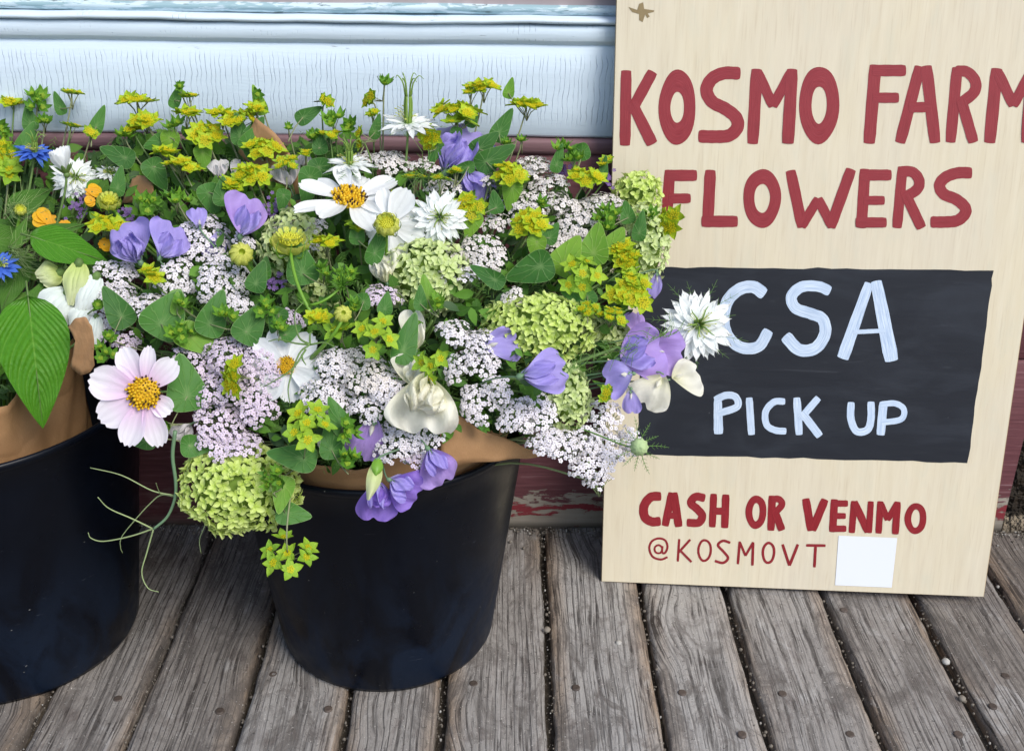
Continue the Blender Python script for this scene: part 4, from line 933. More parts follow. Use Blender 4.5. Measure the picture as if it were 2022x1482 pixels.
def sweetpea(px, py, w, h, label, col='lilac', fx=0., fy=0., ang=90, fwd=.03, ruff=.05, calyx=True, wing='pea_lilac', along=None, wings=True):
    """ang: screen direction in which the standard petal points"""
    m = frame(px, py, fx, fy, math.radians(ang), fwd); e = thing('sweet_pea', label, 'sweet pea', 'sweet pea flowers in the bouquets', m)
    mat = M['pea_'+col]; L = h*.88; Wd = w*1.0
    # two lobed standard, base at -L*.5
    std = MB(); r_ = random.Random(int(px)); ph = r_.uniform(0, 6); asy = r_.uniform(-.3, .3); skw = r_.uniform(-.25, .25); ruff = ruff*1.9; twist = r_.uniform(-.35, .35)
    def fn(u, v):
        av = abs(v); ww = Wd*.5*(1+asy*(1 if v > 0 else -1)*u)*(.14+.86*math.sin(min(1, u*1.0)*math.pi*.58)**.85)*(1-max(0, u-.75)**2*3.2)
        x = -L*.42+L*u*(1-.12*math.exp(-(v*5)**2)*max(0, u-.6)*2.5)+L*.012*math.sin(v*9+ph)*u-L*.10*av*av*u; y = v*ww+skw*L*u*u*.5
        z = -.20*L*u*u+.22*Wd*av**2*(.6-u)+Wd*ruff*(av**1.5+.25)*(math.sin(v*4.2+ph+u*3)+.4*math.sin(v*8+ph*2-u*5))*u+.06*Wd*math.sin(u*5+v*2+ph)+.03*Wd*math.exp(-(v*9)**2)*u
        return (x, y, z)
    v, f, uv = grid(fn, 16, 24); std.add(v, f, uv); link('standard_petal', std.mesh('standard_petal', [mat]), e)
    if wings:
        for sg in (-1, 1):
            wm = MB()
            def fw(u, v, sg=sg):
                ww = Wd*.25*rnd(u); x = -L*.40+L*.62*u-L*.05*v*v; y = sg*(Wd*.02+Wd*.14*u+v*ww*.62)+0; z = L*.05+L*.17*math.sin(u*2.3)+.16*Wd*v*sg*(-1)+ruff*Wd*.8*math.sin(u*8+v*5+ph+sg)
                return (x, y, z)
            v, f, uv = grid(fw, 12, 10); wm.add(v, f, uv); link('wing_petal', wm.mesh('wing_petal', [M[wing] if col not in ('cream', 'grey') else mat]), e)
    if ruff > .1:
        for q_ in range(3):
            wm = MB(); wm.add(*grid(lambda u, v: (-L*.34+L*(.52-.08*q_)*u, v*Wd*(.30-.05*q_)*math.sin(u*2.4+.3), L*(.16+.07*q_)*math.sin(u*2.2)+Wd*.075*math.sin(v*5+q_*2+u*6)), 9, 10)); link('ruffled_petal', wm.mesh('ruffled_petal', [mat]), e, RM('Z', (q_-1)*.42))
    kl = MB(); kl.add(*grid(lambda u, v: (-L*.38+L*.34*u, v*Wd*.05*math.sin(u*3)*1.2, L*.05+L*.18*u-abs(v)*L*.08), 5, 4)); link('keel', kl.mesh('keel', [M['pea_cream']]), e)
    if calyx:
        cx = MB()
        for k in range(5):
            o = MB(); o.add(*petal(L*.22, L*.12, lance, .2, .3, x0=1)); cx.xf(o, T(-L*.46, 0, 0) @ RM('X', k*1.257) @ RM('Y', -.45))
        ball(cx, (-L*.46, 0, 0), L*.075, 4, 7, 0, (1.4, 1, 1)); link('calyx', cx.mesh('calyx', [M['tendril_blue']]), e)
    m_ = np.array(e.matrix_world); p = m_[:3, 3]-m_[:3, 0]*L*.5; s = np.linalg.norm(m_[:3, 0]); c = BL_ if px < 160 else BC
    end = np.array([c[0]+(p[0]-c[0])*.25, c[1]+(p[1]-c[1])*.25, .2]); dn = (end-p)/np.linalg.norm(end-p)
    mid = np.array([c[0]+(p[0]-c[0])*.42, c[1]+(p[1]-c[1])*.42, max(.40, min(p[2]-.02, .50))]); pts = along or bez(p, p-m_[:3, 0]*18, mid, end, 12)
    inv = e.matrix_world.inverted(); mb = MB(); tube(mb, [np.array(inv @ Vector(q)) for q in pts], 1.6, 2.2, 6); link('stem', mb.mesh('stem', [M['tendril_blue']]), e); return e

# ================================================================== PLACEMENT (photo pixel positions turned into places in the bouquets)
LM = [('the pink cosmos', 285, 775), ('the hanging hydrangea', 475, 960), ('the wide white cosmos', 690, 390), ('the half-hidden cosmos', 565, 725), ('the cream sweet pea', 838, 790),
      ('the outermost nigella', 1378, 642), ('the tall horned nigella', 805, 240), ('the open white nigella', 868, 430), ('the side-on sweet pea', 1072, 735), ('the blue nigella', 70, 300),
      ('the drooping leaf', 70, 700), ('the paper flap', 970, 870), ('the round cosmos bud', 476, 500), ('the violet sweet pea', 488, 430), ('the broad hydrangea', 1060, 640),
      ('the tall hydrangea', 1265, 440), ('the back-turned cosmos', 125, 320), ('the level leaf', 140, 490), ('the side-on nigella', 690, 325), ('the nigella bud', 1262, 882), ('the hanging violet pea', 770, 990)]
used = set()
def auto(kind, px, py):
    def dr(x, y):
        a = math.degrees(math.atan2(-(py-y), px-x)) % 360
        return ['right of', 'above right of', 'above', 'above left of', 'left of', 'below left of', 'below', 'below right of'][int((a+22.5)//45) % 8]
    L = sorted(LM, key=lambda q: (q[1]-px)**2+(q[2]-py)**2)
    L = [q for q in L if (q[1]-px)**2+(q[2]-py)**2 > 900]
    for i, j in ((0, 1), (0, 2), (1, 2), (0, 3), (1, 3), (2, 3), (0, 4), (1, 4), (0, 5), (2, 4), (3, 4), (1, 5), (2, 5), (0, 6), (1, 6), (2, 6), (3, 5), (4, 5), (0, 7), (1, 7), (2, 7), (3, 6), (0, 8), (1, 8), (0, 9), (1, 9), (0, 10), (2, 8), (3, 7)):
        d1, d2 = dr(*L[i][1:]), dr(*L[j][1:]); s = '%s %s %s, %s %s' % (kind, d1, L[i][0], d2, L[j][0])
        if s not in used and len(s.split()) <= 16: break
    if len(s.split()) > 16: s = s.replace(' small', '')
    used.add(s); return s
# --- hydrangeas
hydrangea(475, 962, 235, 180, 'large round lime green hydrangea head hanging over the floor between the buckets', fwd=.03, fs=1.12)
hydrangea(580, 492, 138, 155, 'greyish green hydrangea head under the small white yarrow, right of the round cosmos bud', True, -.005)
hydrangea(842, 545, 185, 160, 'pale green hydrangea head below the open white nigella', True, .005)
hydrangea(1060, 648, 240, 140, 'broad pale lime hydrangea head above the side-on lilac sweet pea', False, .012, .95)
hydrangea(1122, 785, 92, 140, 'narrow green hydrangea head right of the side-on lilac sweet pea', True, .0, .9)
hydrangea(1256, 385, 104, 95, 'upper part green hydrangea head touching the letter F on the sign', False, -.01, .9)
hydrangea(1272, 485, 104, 165, 'tall green hydrangea head at the right edge of the bouquet', True, .0, .9)
hydrangea(1195, 665, 120, 80, 'dull green hydrangea head below the olive bupleurum, behind thready leaves', True, -.05, .9)
hydrangea(615, 590, 110, 90, 'shaded grey-green hydrangea head behind the long cosmos stem', True, -.06, .9)
# --- yarrows: x, y, w, h, colour, (face)
for a in [(405, 462, 120, 115, 'white'), (230, 535, 80, 74, 'white'), (230, 574, 84, 66, 'white'), (300, 592, 96, 62, 'white'), (350, 545, 92, 90, 'white'), (438, 545, 118, 112, 'white'), (213, 622, 76, 68, 'white'),
          (238, 668, 68, 62, 'pink'), (385, 700, 105, 78, 'pink'), (468, 688, 125, 105, 'pink'), (528, 705, 110, 100, 'pink'), (440, 752, 110, 90, 'pink'), (440, 815, 130, 100, 'pink'), (508, 795, 92, 92, 'pink'), (440, 858, 125, 62, 'pink'), (478, 868, 88, 50, 'pink'),
          (572, 446, 60, 46, 'white'), (620, 442, 54, 42, 'white'), (610, 489, 48, 36, 'white'), (478, 480, 46, 44, 'white'), (468, 600, 66, 60, 'white'), (566, 622, 70, 60, 'pink'),
          (660, 712, 82, 74, 'white'), (640, 768, 110, 90, 'white'), (735, 732, 128, 108, 'cream'), (772, 760, 92, 78, 'white'), (664, 802, 92, 86, 'white'), (728, 800, 86, 78, 'white'), (700, 700, 70, 60, 'cream'),
          (780, 868, 96, 92, 'white'), (838, 850, 96, 80, 'white'), (828, 893, 76, 48, 'pink'), (752, 578, 82, 66, 'pink'), (882, 490, 76, 54, 'cream'), (955, 490, 104, 90, 'cream'), (930, 530, 80, 50, 'white'), (857, 530, 54, 42, 'white'),
          (1058, 312, 92, 60, 'cream'), (1082, 350, 92, 58, 'cream'), (966, 350, 56, 38, 'cream'), (1042, 390, 104, 66, 'cream'), (1096, 385, 104, 72, 'cream'), (1128, 426, 116, 86, 'cream'), (1150, 465, 92, 56, 'cream'), (1188, 388, 104, 48, 'cream'), (1228, 408, 70, 42, 'cream'),
          (980, 437, 58, 50, 'cream'), (1090, 470, 84, 50, 'cream'), (776, 306, 110, 50, 'cream'), (832, 318, 66, 48, 'cream'), (726, 305, 60, 30, 'cream'), (1014, 582, 52, 48, 'cream'), (1045, 330, 60, 40, 'cream'), (880, 360, 80, 40, 'cream'),
          (890, 642, 76, 52, 'white'), (944, 660, 96, 62, 'white'), (946, 706, 84, 60, 'white'), (889, 730, 44, 60, 'white'), (945, 795, 88, 88, 'white'), (984, 762, 62, 58, 'white'), (1016, 812, 96, 86, 'white'), (1064, 812, 88, 84, 'white'),
          (1074, 860, 84, 60, 'white'), (1112, 868, 92, 66, 'white'), (1188, 816, 90, 84, 'white'), (1158, 866, 62, 60, 'white'), (1228, 868, 66, 76, 'white'), (1188, 872, 62, 56, 'white'), (1163, 912, 80, 76, 'white'), (1178, 938, 60, 40, 'white'), (1205, 900, 58, 56, 'white')]:
    dsc = {'white': 'white yarrow head', 'pink': 'pinkish yarrow head', 'cream': 'off-white yarrow head'}[a[4]]
    if max(a[2], a[3]) < 70: dsc = 'small '+dsc
    yarrow(*a, auto(dsc, a[0], a[1]))
# --- bupleurum sprays
for a in [(27, 200, 56, 36, 'yellow'), (74, 200, 62, 52, 'green'), (142, 184, 52, 16, 'olive'), (88, 242, 38, 32, 'green'), (140, 251, 50, 22, 'olive'), (180, 262, 36, 30, 'olive'), (270, 199, 78, 26, 'yellow'), (288, 238, 62, 48, 'yellow'), (262, 255, 44, 30, 'olive'),
          (374, 191, 50, 26, 'olive'), (354, 172, 24, 22, 'green'), (371, 224, 56, 30, 'yellow'), (344, 250, 44, 34, 'green'), (407, 266, 68, 52, 'yellow'), (438, 224, 58, 26, 'yellow'), (472, 232, 84, 50, 'yellow'), (362, 324, 74, 32, 'yellow'), (325, 300, 46, 24, 'yellow'), (487, 342, 58, 46, 'yellow'),
          (457, 366, 44, 32, 'yellow'), (291, 402, 58, 50, 'green'), (350, 393, 64, 40, 'green'), (212, 444, 78, 54, 'yellow'), (8, 304, 46, 54, 'yellow'), (18, 336, 50, 40, 'star'), (4, 258, 34, 44, 'green'), (246, 270, 40, 30, 'green'), (506, 216, 42, 32, 'yellow'), (508, 186, 26, 26, 'green'),
          (520, 290, 78, 54, 'yellow'), (566, 322, 62, 44, 'olive'), (506, 345, 62, 48, 'yellow'), (644, 200, 22, 50, 'olive'), (604, 304, 46, 22, 'olive'), (652, 266, 56, 34, 'olive'), (711, 276, 22, 54, 'olive'), (617, 270, 34, 28, 'green'), (569, 252, 22, 20, 'green'), (658, 238, 54, 40, 'green'),
          (690, 250, 42, 40, 'green'), (732, 196, 34, 46, 'olive'), (735, 224, 36, 30, 'olive'), (759, 166, 48, 22, 'green'), (904, 215, 96, 40, 'yellow'), (932, 180, 52, 28, 'olive'), (848, 271, 52, 56, 'yellow'), (904, 240, 60, 32, 'star'), (818, 350, 56, 22, 'olive'), (870, 352, 52, 18, 'olive'), (780, 384, 50, 22, 'olive'),
          (928, 408, 64, 60, 'yellow'), (646, 478, 62, 36, 'yellow'), (706, 446, 48, 34, 'star'), (956, 172, 60, 34, 'yellow'), (1040, 206, 74, 30, 'yellow'), (1007, 342, 74, 50, 'yellow'), (1111, 294, 52, 34, 'green'), (1136, 314, 52, 30, 'green'), (1158, 348, 74, 38, 'yellow'), (1194, 322, 48, 32, 'olive'), (1000, 285, 32, 24, 'green'), (1030, 278, 30, 22, 'green'),
          (1046, 440, 76, 62, 'yellow'), (1070, 402, 34, 28, 'green'), (1199, 425, 62, 44, 'green'), (1320, 436, 42, 62, 'yellow'), (1282, 428, 42, 36, 'green'), (1227, 490, 52, 44, 'yellow'), (1197, 450, 40, 36, 'green'), (1240, 512, 60, 50, 'yellow'), (1150, 540, 98, 90, 'star'), (1245, 575, 92, 84, 'yellow'), (1205, 620, 84, 50, 'olive'), (1160, 610, 60, 40, 'olive'), (1199, 776, 48, 44, 'olive'), (1245, 545, 60, 40, 'star'),
          (628, 628, 44, 36, 'yellow'), (672, 652, 44, 30, 'star'), (741, 658, 94, 86, 'star'), (852, 722, 74, 82, 'star'), (606, 835, 106, 92, 'star'), (686, 850, 50, 58, 'green'), (550, 645, 44, 38, 'green'), (526, 608, 56, 52, 'green'), (866, 598, 50, 36, 'green'), (688, 908, 52, 42, 'green'), (640, 535, 46, 34, 'green'), (682, 545, 62, 44, 'green'),
          (193, 602, 32, 32, 'green'), (208, 698, 58, 50, 'green'), (356, 656, 66, 54, 'green'), (448, 622, 50, 44, 'green'), (457, 744, 56, 80, 'yellow'), (297, 543, 50, 32, 'yellow'), (357, 600, 34, 30, 'green'), (327, 838, 38, 50, 'green'), (568, 1092, 112, 96, 'star'), (540, 945, 50, 62, 'green'), (215, 665, 34, 30, 'green'), (700, 605, 46, 34, 'green'), (900, 340, 40, 26, 'olive')]:
    dsc = {'yellow': 'yellow bupleurum', 'star': 'starry bupleurum', 'green': 'green bupleurum', 'olive': 'olive bupleurum'}[a[4]]
    if max(a[2], a[3]) < 48: dsc = 'small '+dsc
    n = None
    bupleurum(*a, auto(dsc, a[0], a[1]), fwd=.05 if a[4] == 'star' and a[2] > 60 else .03)
# --- single round leaves of the bupleurum
for a in [(370, 782, 98, 76, 100), (318, 640, 88, 84, 60), (372, 662, 84, 58, -30, True, (0, .4)), (240, 625, 78, 52, 120), (415, 640, 84, 56, 70), (487, 655, 78, 58, 60), (796, 692, 92, 50, 70, False, (.3, 0)), (1068, 525, 84, 62, 200), (1112, 522, 74, 62, 60, True), (1172, 500, 70, 58, 80, True), (978, 553, 66, 34, 150),
          (598, 540, 74, 62, 100), (935, 432, 48, 38, 250, True), (1012, 368, 56, 40, 260, True), (1060, 478, 48, 38, 270, True), (985, 262, 34, 62, 60), (1004, 184, 36, 22, 75, True), (515, 212, 52, 26, 110, True), (960, 320, 76, 44, 30), (925, 330, 42, 24, 190), (1099, 326, 50, 24, 75), (1262, 460, 52, 28, 80), (1130, 575, 56, 44, 60),
          (345, 200, 48, 22, 70), (248, 312, 58, 40, 160), (302, 330, 58, 44, 300), (232, 372, 52, 28, 80), (440, 392, 50, 38, 90), (598, 232, 50, 30, 30), (740, 262, 44, 22, 75), (632, 292, 44, 30, 100), (563, 1012, 60, 46, -10), (560, 958, 64, 44, 260, True, (0, .2)), (600, 905, 84, 54, 170), (655, 888, 60, 46, 100), (675, 838, 70, 40, 115), (336, 272, 46, 36, 270, True),
          (490, 285, 52, 38, 60), (474, 270, 54, 36, 100), (400, 300, 44, 34, 280, True), (412, 380, 60, 44, 290), (498, 300, 50, 32, 30), (190, 250, 52, 26, 70), (120, 215, 40, 22, 110), (60, 245, 44, 30, 100), (48, 290, 62, 36, 70), (320, 280, 42, 36, 200), (1160, 585, 54, 40, 220), (718, 595, 44, 34, 190), (505, 560, 56, 40, 70), (520, 540, 40, 30, 80),
          (630, 330, 60, 44, 280), (612, 350, 70, 44, 260), (560, 385, 40, 28, 260), (830, 600, 44, 26, 90), (845, 592, 60, 34, 100, True), (980, 410, 40, 30, 100), (1190, 345, 44, 20, 80), (285, 770, 1, 1, 0), (210, 610, 1, 1, 0), (1205, 495, 60, 50, 60, True), (900, 265, 48, 24, 260), (862, 290, 44, 30, 250), (930, 240, 40, 24, 70), (945, 295, 60, 40, 40), (550, 620, 46, 38, 250),
          (290, 870, 60, 34, 170), (375, 880, 60, 44, 0), (705, 468, 50, 30, 90), (740, 500, 80, 34, 70), (760, 610, 40, 30, 80), (455, 560, 1, 1, 0), (350, 610, 40, 26, 90, True), (498, 268, 50, 36, 60), (1085, 470, 40, 30, 60), (565, 660, 40, 32, 30), (1240, 430, 40, 30, 100), (1150, 300, 50, 34, 200)]:
    if a[2] > 2: rleaf(*a)
# --- cosmos
cosmos(285, 775, 208, 'pink', 'pale pink cosmos with yellow centre facing the viewer, beside the left bucket', -.10, -.05, 0, fwd=.08, dark=.42, disc=.25, pets=[(163, 1.08, 1.1), (213, 1.02, 1.1), (253, 1.12, 1.0), (285, 1.14, .85), (322, .66, .7), (48, .9, .85), (84, .95, .62), (116, 1.0, .85), (140, .8, .5)])
cosmos(690, 393, 196, 'white', 'wide white cosmos with spotted yellow disc, seen from a low angle', .05, .76, 0, fwd=.05, dark=.5, disc=.27, bend=.02, pets=[(5, 1.15, .7), (30, 1.2, .8), (68, 1., .8), (100, 1., .8), (135, 1.05, .8), (172, 1.1, .75), (205, 1.3, .7), (238, 1.15, 1.15), (295, 1.05, 1.15), (335, .95, .8)])
cosmos(768, 443, 150, 'white', 'white cosmos behind a yellow bud, right of the wide cosmos', -.15, .1, 0, fwd=.03, disc=.16, pets=[(-20, 1.05, 1.), (-70, 1.05, 1.), (20, 1., .9), (60, 1.1, 1.1), (100, 1., .8), (140, .9, .8), (200, .7, .8), (245, .9, .9)])
cosmos(566, 722, 166, 'white', 'white cosmos half hidden under pink yarrow and thready leaves', -.2, .15, .2, fwd=-.012, disc=.18)
cosmos(130, 340, 104, 'white', 'half-open white cosmos turned away with its green calyx showing, beside the blue nigella', -.30, .90, .2, fwd=.085, bend=.10, lift=.95, disc=.1)
cupbud(476, 502, 46, 'round yellow-green cosmos bud on a curved stem in front of white yarrow', .1, .25)
cupbud(573, 478, 62, 'flat-topped open green cosmos bud on the long bright stem', 0, .85, .8, .06, along=bez(at(573, 484, .06), at(578, 600, .05), at(640, 640, .03), at(690, 740, -.06), 14))
cupbud(677, 620, 34, 'small plump yellow-green bud beside the long cosmos stem', .1, .2, fwd=.05, along=bez(at(677, 628, .05), at(665, 660, .04), at(640, 680, .03), at(612, 710, -.02), 8))
cupbud(764, 444, 46, 'green-yellow cosmos bud in front of the second white cosmos', 0, .45, .3, .07)
cupbud(215, 398, 38, 'cup-shaped green cosmos bud above the yellow bupleurum on the left', 0, .7, .6)
cupbud(40, 415, 22, 'tiny pale bud among threads at the left edge', 0, .5, .3)
# --- nigella
nigella(868, 430, 122, 'white nigella facing up with green centre, between cosmos and bupleurum', .0, .15)
nigella(690, 326, 108, 'white nigella seen from the side just above the wide cosmos', 0, .88, .3, horns=.35, full=.7)
nigella(806, 245, 128, 'tall white nigella with long green horns standing against the white board', 0, .88, 0, horns=.75, full=.7)
nigella(1376, 642, 162, 'white nigella with green centre hanging in front of the black panel', .25, .12, .2, fwd=.035, stemw=3., along=bez(at(1372, 648, .02), at(1290, 660, .03), at(1200, 690, .03), at(1090, 735, -.03), 12))
nigella(68, 302, 92, 'deep blue nigella seen from the side at upper left', 0, .85, 0, 'blue', horns=.3, full=.7)
nigella(2, 525, 76, 'blue nigella with pale threads at the left edge of the picture', -.3, .5, 0, 'blue', full=.7)
nigella(632, 334, 40, 'small dark blue nigella mostly hidden behind the side-on white nigella', 0, .7, 0, 'blue', full=.7, fwd=-.02)
nigella(148, 352, 100, 'broad white nigella directly behind the back-turned cosmos', .1, .3, 0, fwd=-.005)
nigella(215, 342, 60, 'small white nigella behind the leaves right of the back-turned cosmos', 0, .8, 0, full=.7, fwd=-.02)
pod(1262, 882, 36, 'round pale green nigella bud with thready bracts before the black panel corner')
# --- sweet peas
sweetpea(258, 484, 104, 98, 'blue-lilac sweet pea with a twisted upright petal above the left yarrow', 'lilac', -.3, .1, 120, ruff=.08)
sweetpea(334, 480, 92, 86, 'broad rounded blue-lilac sweet pea right of the twisted one', 'lilac', .2, .1, 60)
sweetpea(392, 432, 40, 46, 'small lilac sweet pea petal peeping out above the yarrow', 'lilac', .2, .1, 100, wings=False)
sweetpea(430, 480, 46, 60, 'shaded lilac sweet pea behind the upper left yarrow', 'lilac', .2, .1, 270, fwd=-.02, wings=False)
sweetpea(488, 430, 92, 96, 'violet sweet pea with pointed petals above the round cosmos bud', 'mauve', .1, .15, 70, wing='pea_lilac')
sweetpea(905, 300, 135, 130, 'large pale lilac sweet pea behind bupleurum near the top', 'lilac', .1, .3, 60, fwd=.0, ruff=.06)
sweetpea(935, 365, 84, 70, 'lilac sweet pea petal in shade under the large one', 'lilac', .1, .2, 300, fwd=-.01)
sweetpea(1072, 735, 96, 116, 'side-on lilac sweet pea with green calyx in front of the broad hydrangea', 'lilac', .3, 0, 10, fwd=.06, ruff=.04)
sweetpea(985, 676, 76, 80, 'lilac sweet pea half hidden behind white yarrow', 'lilac', .1, 0, 20, fwd=-.005, wings=False)
sweetpea(1262, 695, 130, 110, 'mauve sweet pea hanging right of the bouquet below the nigella', 'mauve', .2, 0, 20, fwd=.03)
sweetpea(1312, 695, 96, 84, 'purple sweet pea petal directly under the nigella before the sign', 'mauve', .2, 0, -10, fwd=.02, wings=False)
sweetpea(1224, 742, 86, 66, 'blue-lilac sweet pea petal at the lower left of the mauve one', 'lilac', 0, .3, 190, fwd=.04, wings=False)
sweetpea(1246, 790, 40, 54, 'small lilac sweet pea petal above the right-hand yarrow', 'lilac', 0, 0, 270, fwd=.02, wings=False)
sweetpea(728, 862, 80, 100, 'purple sweet pea between starry bupleurum and white yarrow', 'mauve', .1, -.1, 250, fwd=.0, wings=False)
sweetpea(745, 985, 84, 92, 'hanging violet sweet pea against the black bucket, lower left flower', 'purple', .1, -.1, 265, fwd=.03, ruff=.06)
sweetpea(796, 962, 96, 78, 'deep violet sweet pea hanging over the bucket rim', 'purple', .1, -.2, 330, fwd=.03)
sweetpea(862, 916, 88, 88, 'pale violet sweet pea below the cream one, beside the paper flap', 'mauve', .1, -.1, 300, fwd=.02)
sweetpea(1296, 560, 34, 60, 'sliver of lilac sweet pea at the right edge below the tall hydrangea', 'lilac', .3, 0, 270, fwd=-.02, wings=False)
sweetpea(1258, 640, 46, 50, 'shaded mauve sweet pea petal above the mauve flower', 'mauve', .3, 0, 90, fwd=-.01, wings=False)
sweetpea(838, 792, 150, 124, 'large ruffled cream sweet pea above the paper flap', 'cream', .0, .15, 265, fwd=.035, ruff=.13)
sweetpea(820, 735, 84, 80, 'ruffled cream sweet pea upper part behind starry bupleurum', 'cream', .1, .2, 90, fwd=.01, ruff=.12)
sweetpea(1294, 768, 92, 78, 'cream sweet pea petal lying before the black panel, lower one', 'cream', .1, .2, 240, fwd=.02, wings=False, calyx=False)
sweetpea(1350, 740, 84, 64, 'cream sweet pea petal before the black panel, under the nigella', 'cream', .1, .2, 20, fwd=.015, wings=False, calyx=False)
sweetpea(757, 532, 66, 74, 'curled cream sweet pea left of the pale green hydrangea', 'cream', -.3, .2, 110, fwd=.0, ruff=.12)
sweetpea(820, 655, 56, 90, 'white sweet pea in shade behind a dark round leaf', 'cream', .2, 0, 90, fwd=-.01)
sweetpea(564, 345, 64, 62, 'pinkish white petals behind olive bupleurum at upper middle', 'grey', .1, .2, 110, fwd=.0)
sweetpea(600, 318, 50, 36, 'small pale petals left of the side-on white nigella', 'grey', .1, .4, 90, fwd=-.01)
sweetpea(432, 335, 44, 44, 'white petals behind bupleurum leaves left of the paper', 'grey', .1, .2, 100, fwd=-.01)
sweetpea(466, 330, 36, 40, 'second white petal pair left of the paper', 'grey', .1, .2, 60, fwd=-.01, wings=False)
sweetpea(364, 852, 56, 46, 'greyish cream petals under the round leaf near the pink cosmos', 'grey', .1, 0, 230, fwd=.0)
sweetpea(640, 880, 30, 30, 'tiny pale petal below the starry bupleurum', 'cream', .1, 0, 90, fwd=-.02, wings=False)
# sweet pea bud
m = frame(738, 946, .2, 0, math.radians(255), .07); e = thing('sweet_pea_bud', 'pale green sweet pea bud hanging in front of the bucket rim', 'flower bud', None, m)
mb = MB(); mb.add(*grid(lambda u, v: (-40+82*u, v*19*math.sin(u*2.7+.2)*(1.05-.5*u), 10*math.sin(u*3)-9*v*v), 10, 8)); link('bud_petal', mb.mesh('bud_petal', [M['snap']]), e)
mb = MB(); mb.add(*grid(lambda u, v: (-42+34*u, v*12*math.sin(u*2.4+.5), 13*math.sin(u*2)-6*v*v), 6, 6)); link('calyx', mb.mesh('calyx', [M['stem_bright']]), e)
stem_to(e, 738, M['tendril_blue'], 2, 2.4, bez(at(742, 908, .06), at(760, 890, .05), at(800, 890, 0), at(810, 870, -.1), 8))
# --- left bouquet extras
def bigleaf(px, py, L, w, ang, label, fx=0., fy=0., fwd=.03, mat='big_leaf', bend=-.10, tip=1.):
    m = frame(px, py, fx, fy, math.radians(ang), fwd); e = thing('leaf', label, 'leaf', None, m)
    mb = MB(); mb.add(*grid(lambda u, v: (-L*.5+L*u, v*w*.5*(math.sin(min(1, u**.62)*math.pi)**.9)+0*u, bend*L*(u-.3)**2*1.4+.10*w*abs(v)*(1-u)+w*.02*math.sin(u*22+v*3)*abs(v)), 26, 12))
    link('blade', mb.mesh('blade', [M[mat]]), e); sm_ = MB(); tube(sm_, [(-L*.62, 0, -6), (-L*.5, 0, -1), (0, 0, bend*L*.1-1.2), (L*.45, 0, bend*L*.04-1)], 2.4, .6, 5); link('midrib', sm_.mesh('midrib', [M['stem']]), e); return e
bigleaf(70, 714, 262, 136, -84, 'large bright green drooping leaf with strong curved veins over the brown paper', .0, .1, .06, bend=-.25)
bigleaf(140, 492, 155, 72, -18, 'wide green leaf lying nearly level above the left cream buds', .0, .3, .05)
bigleaf(60, 395, 95, 50, 35, 'dark green leaf below the blue nigella', .0, .3, .02, 'mid_leaf')
bigleaf(115, 455, 110, 34, 20, 'narrow leaf crossing the yellow petals', .0, .4, .04, 'mid_leaf')
bigleaf(70, 590, 110, 40, 60, 'narrow green leaf above the drooping leaf', .1, .2, .02, 'mid_leaf')
bigleaf(25, 560, 120, 52, 250, 'dull green leaf at the left edge below the blue threads', -.1, .2, .0, 'mid_leaf')
bigleaf(10, 470, 120, 60, 10, 'shaded green leaf at the left edge above the blue threads', -.1, .2, -.01, 'mid_leaf')
bigleaf(40, 460, 70, 26, 70, 'small upright pointed leaf in the left bouquet', 0, .2, .02, 'mid_leaf')
for (x, y, w, h, ang, lb) in ((92, 432, 58, 30, 160, 'yellow-orange petals half covered by a narrow leaf'), (182, 378, 42, 24, 30, 'yellow-orange petals below the back-turned cosmos'), (205, 482, 34, 26, 0, 'small orange petal by the wide level leaf'), (180, 395, 26, 20, 220, 'tiny orange petal next to the cup-shaped bud'), (125, 445, 34, 26, 330, 'orange petal right of the narrow crossing leaf')):
    m = frame(x, y, .1, .35, math.radians(ang), .0); e = thing('yellow_flower', lb, 'flower', 'yellow orange flowers in the left bouquet', m)
    for k in range(3): link('petal', pmesh('yellow_petal', M['orange'], w*.8, h*.9, ob, -.1, .2, .02, 7, 5, 0, 1, k), e, RM('Z', (k-1)*.75) @ T(-w*.35, 0, -k))
    stem_to(e, x, M['stem'], 1.6, 2)
def snap(px, py, w, h, ang, label, mat, fwd=.03):
    m = frame(px, py, .0, .1, math.radians(ang), fwd); e = thing('snapdragon_bud', label, 'flower', 'pale snapdragons in the left bouquet', m)
    for k in range(3):
        mb = MB(); o = (k-1)*w*.16
        mb.add(*grid(lambda u, v: (-h*.5+h*u*(1-.08*k), o+v*w*.38*math.sin(u*2.6+.25)*(1+.2*math.sin(u*6+k)), w*.25*math.sin(u*3)*(1-v*v*.8)+k*2+w*.04*math.sin(v*6+u*8)), 10, 8)); link('petal', mb.mesh('petal', [M[mat]]), e)
    c = MB(); ball(c, (-h*.5, 0, 0), w*.2, 4, 7, 0, (1.3, 1, 1)); link('calyx', c.mesh('calyx', [M['stem']]), e); stem_to(e, px, M['stem'], 2.5, 3)
snap(152, 562, 48, 84, 265, 'pale yellow-green snapdragon bud hanging right of the level leaf', 'snap')
snap(96, 545, 52, 44, 200, 'small green snapdragon bud left of the pale one', 'snap')
snap(112, 610, 76, 84, 235, 'white snapdragon petals above the brown paper edge', 'snap_white', .015)
snap(175, 585, 46, 84, 250, 'white snapdragon petals between the pale bud and the yarrow', 'snap_white', .01)
snap(190, 655, 30, 60, 270, 'narrow white petals below the yarrow at the paper curl', 'snap_white', .0)
snap(160, 630, 46, 50, 250, 'white petals tucked into the brown paper curl', 'snap_white', .0)
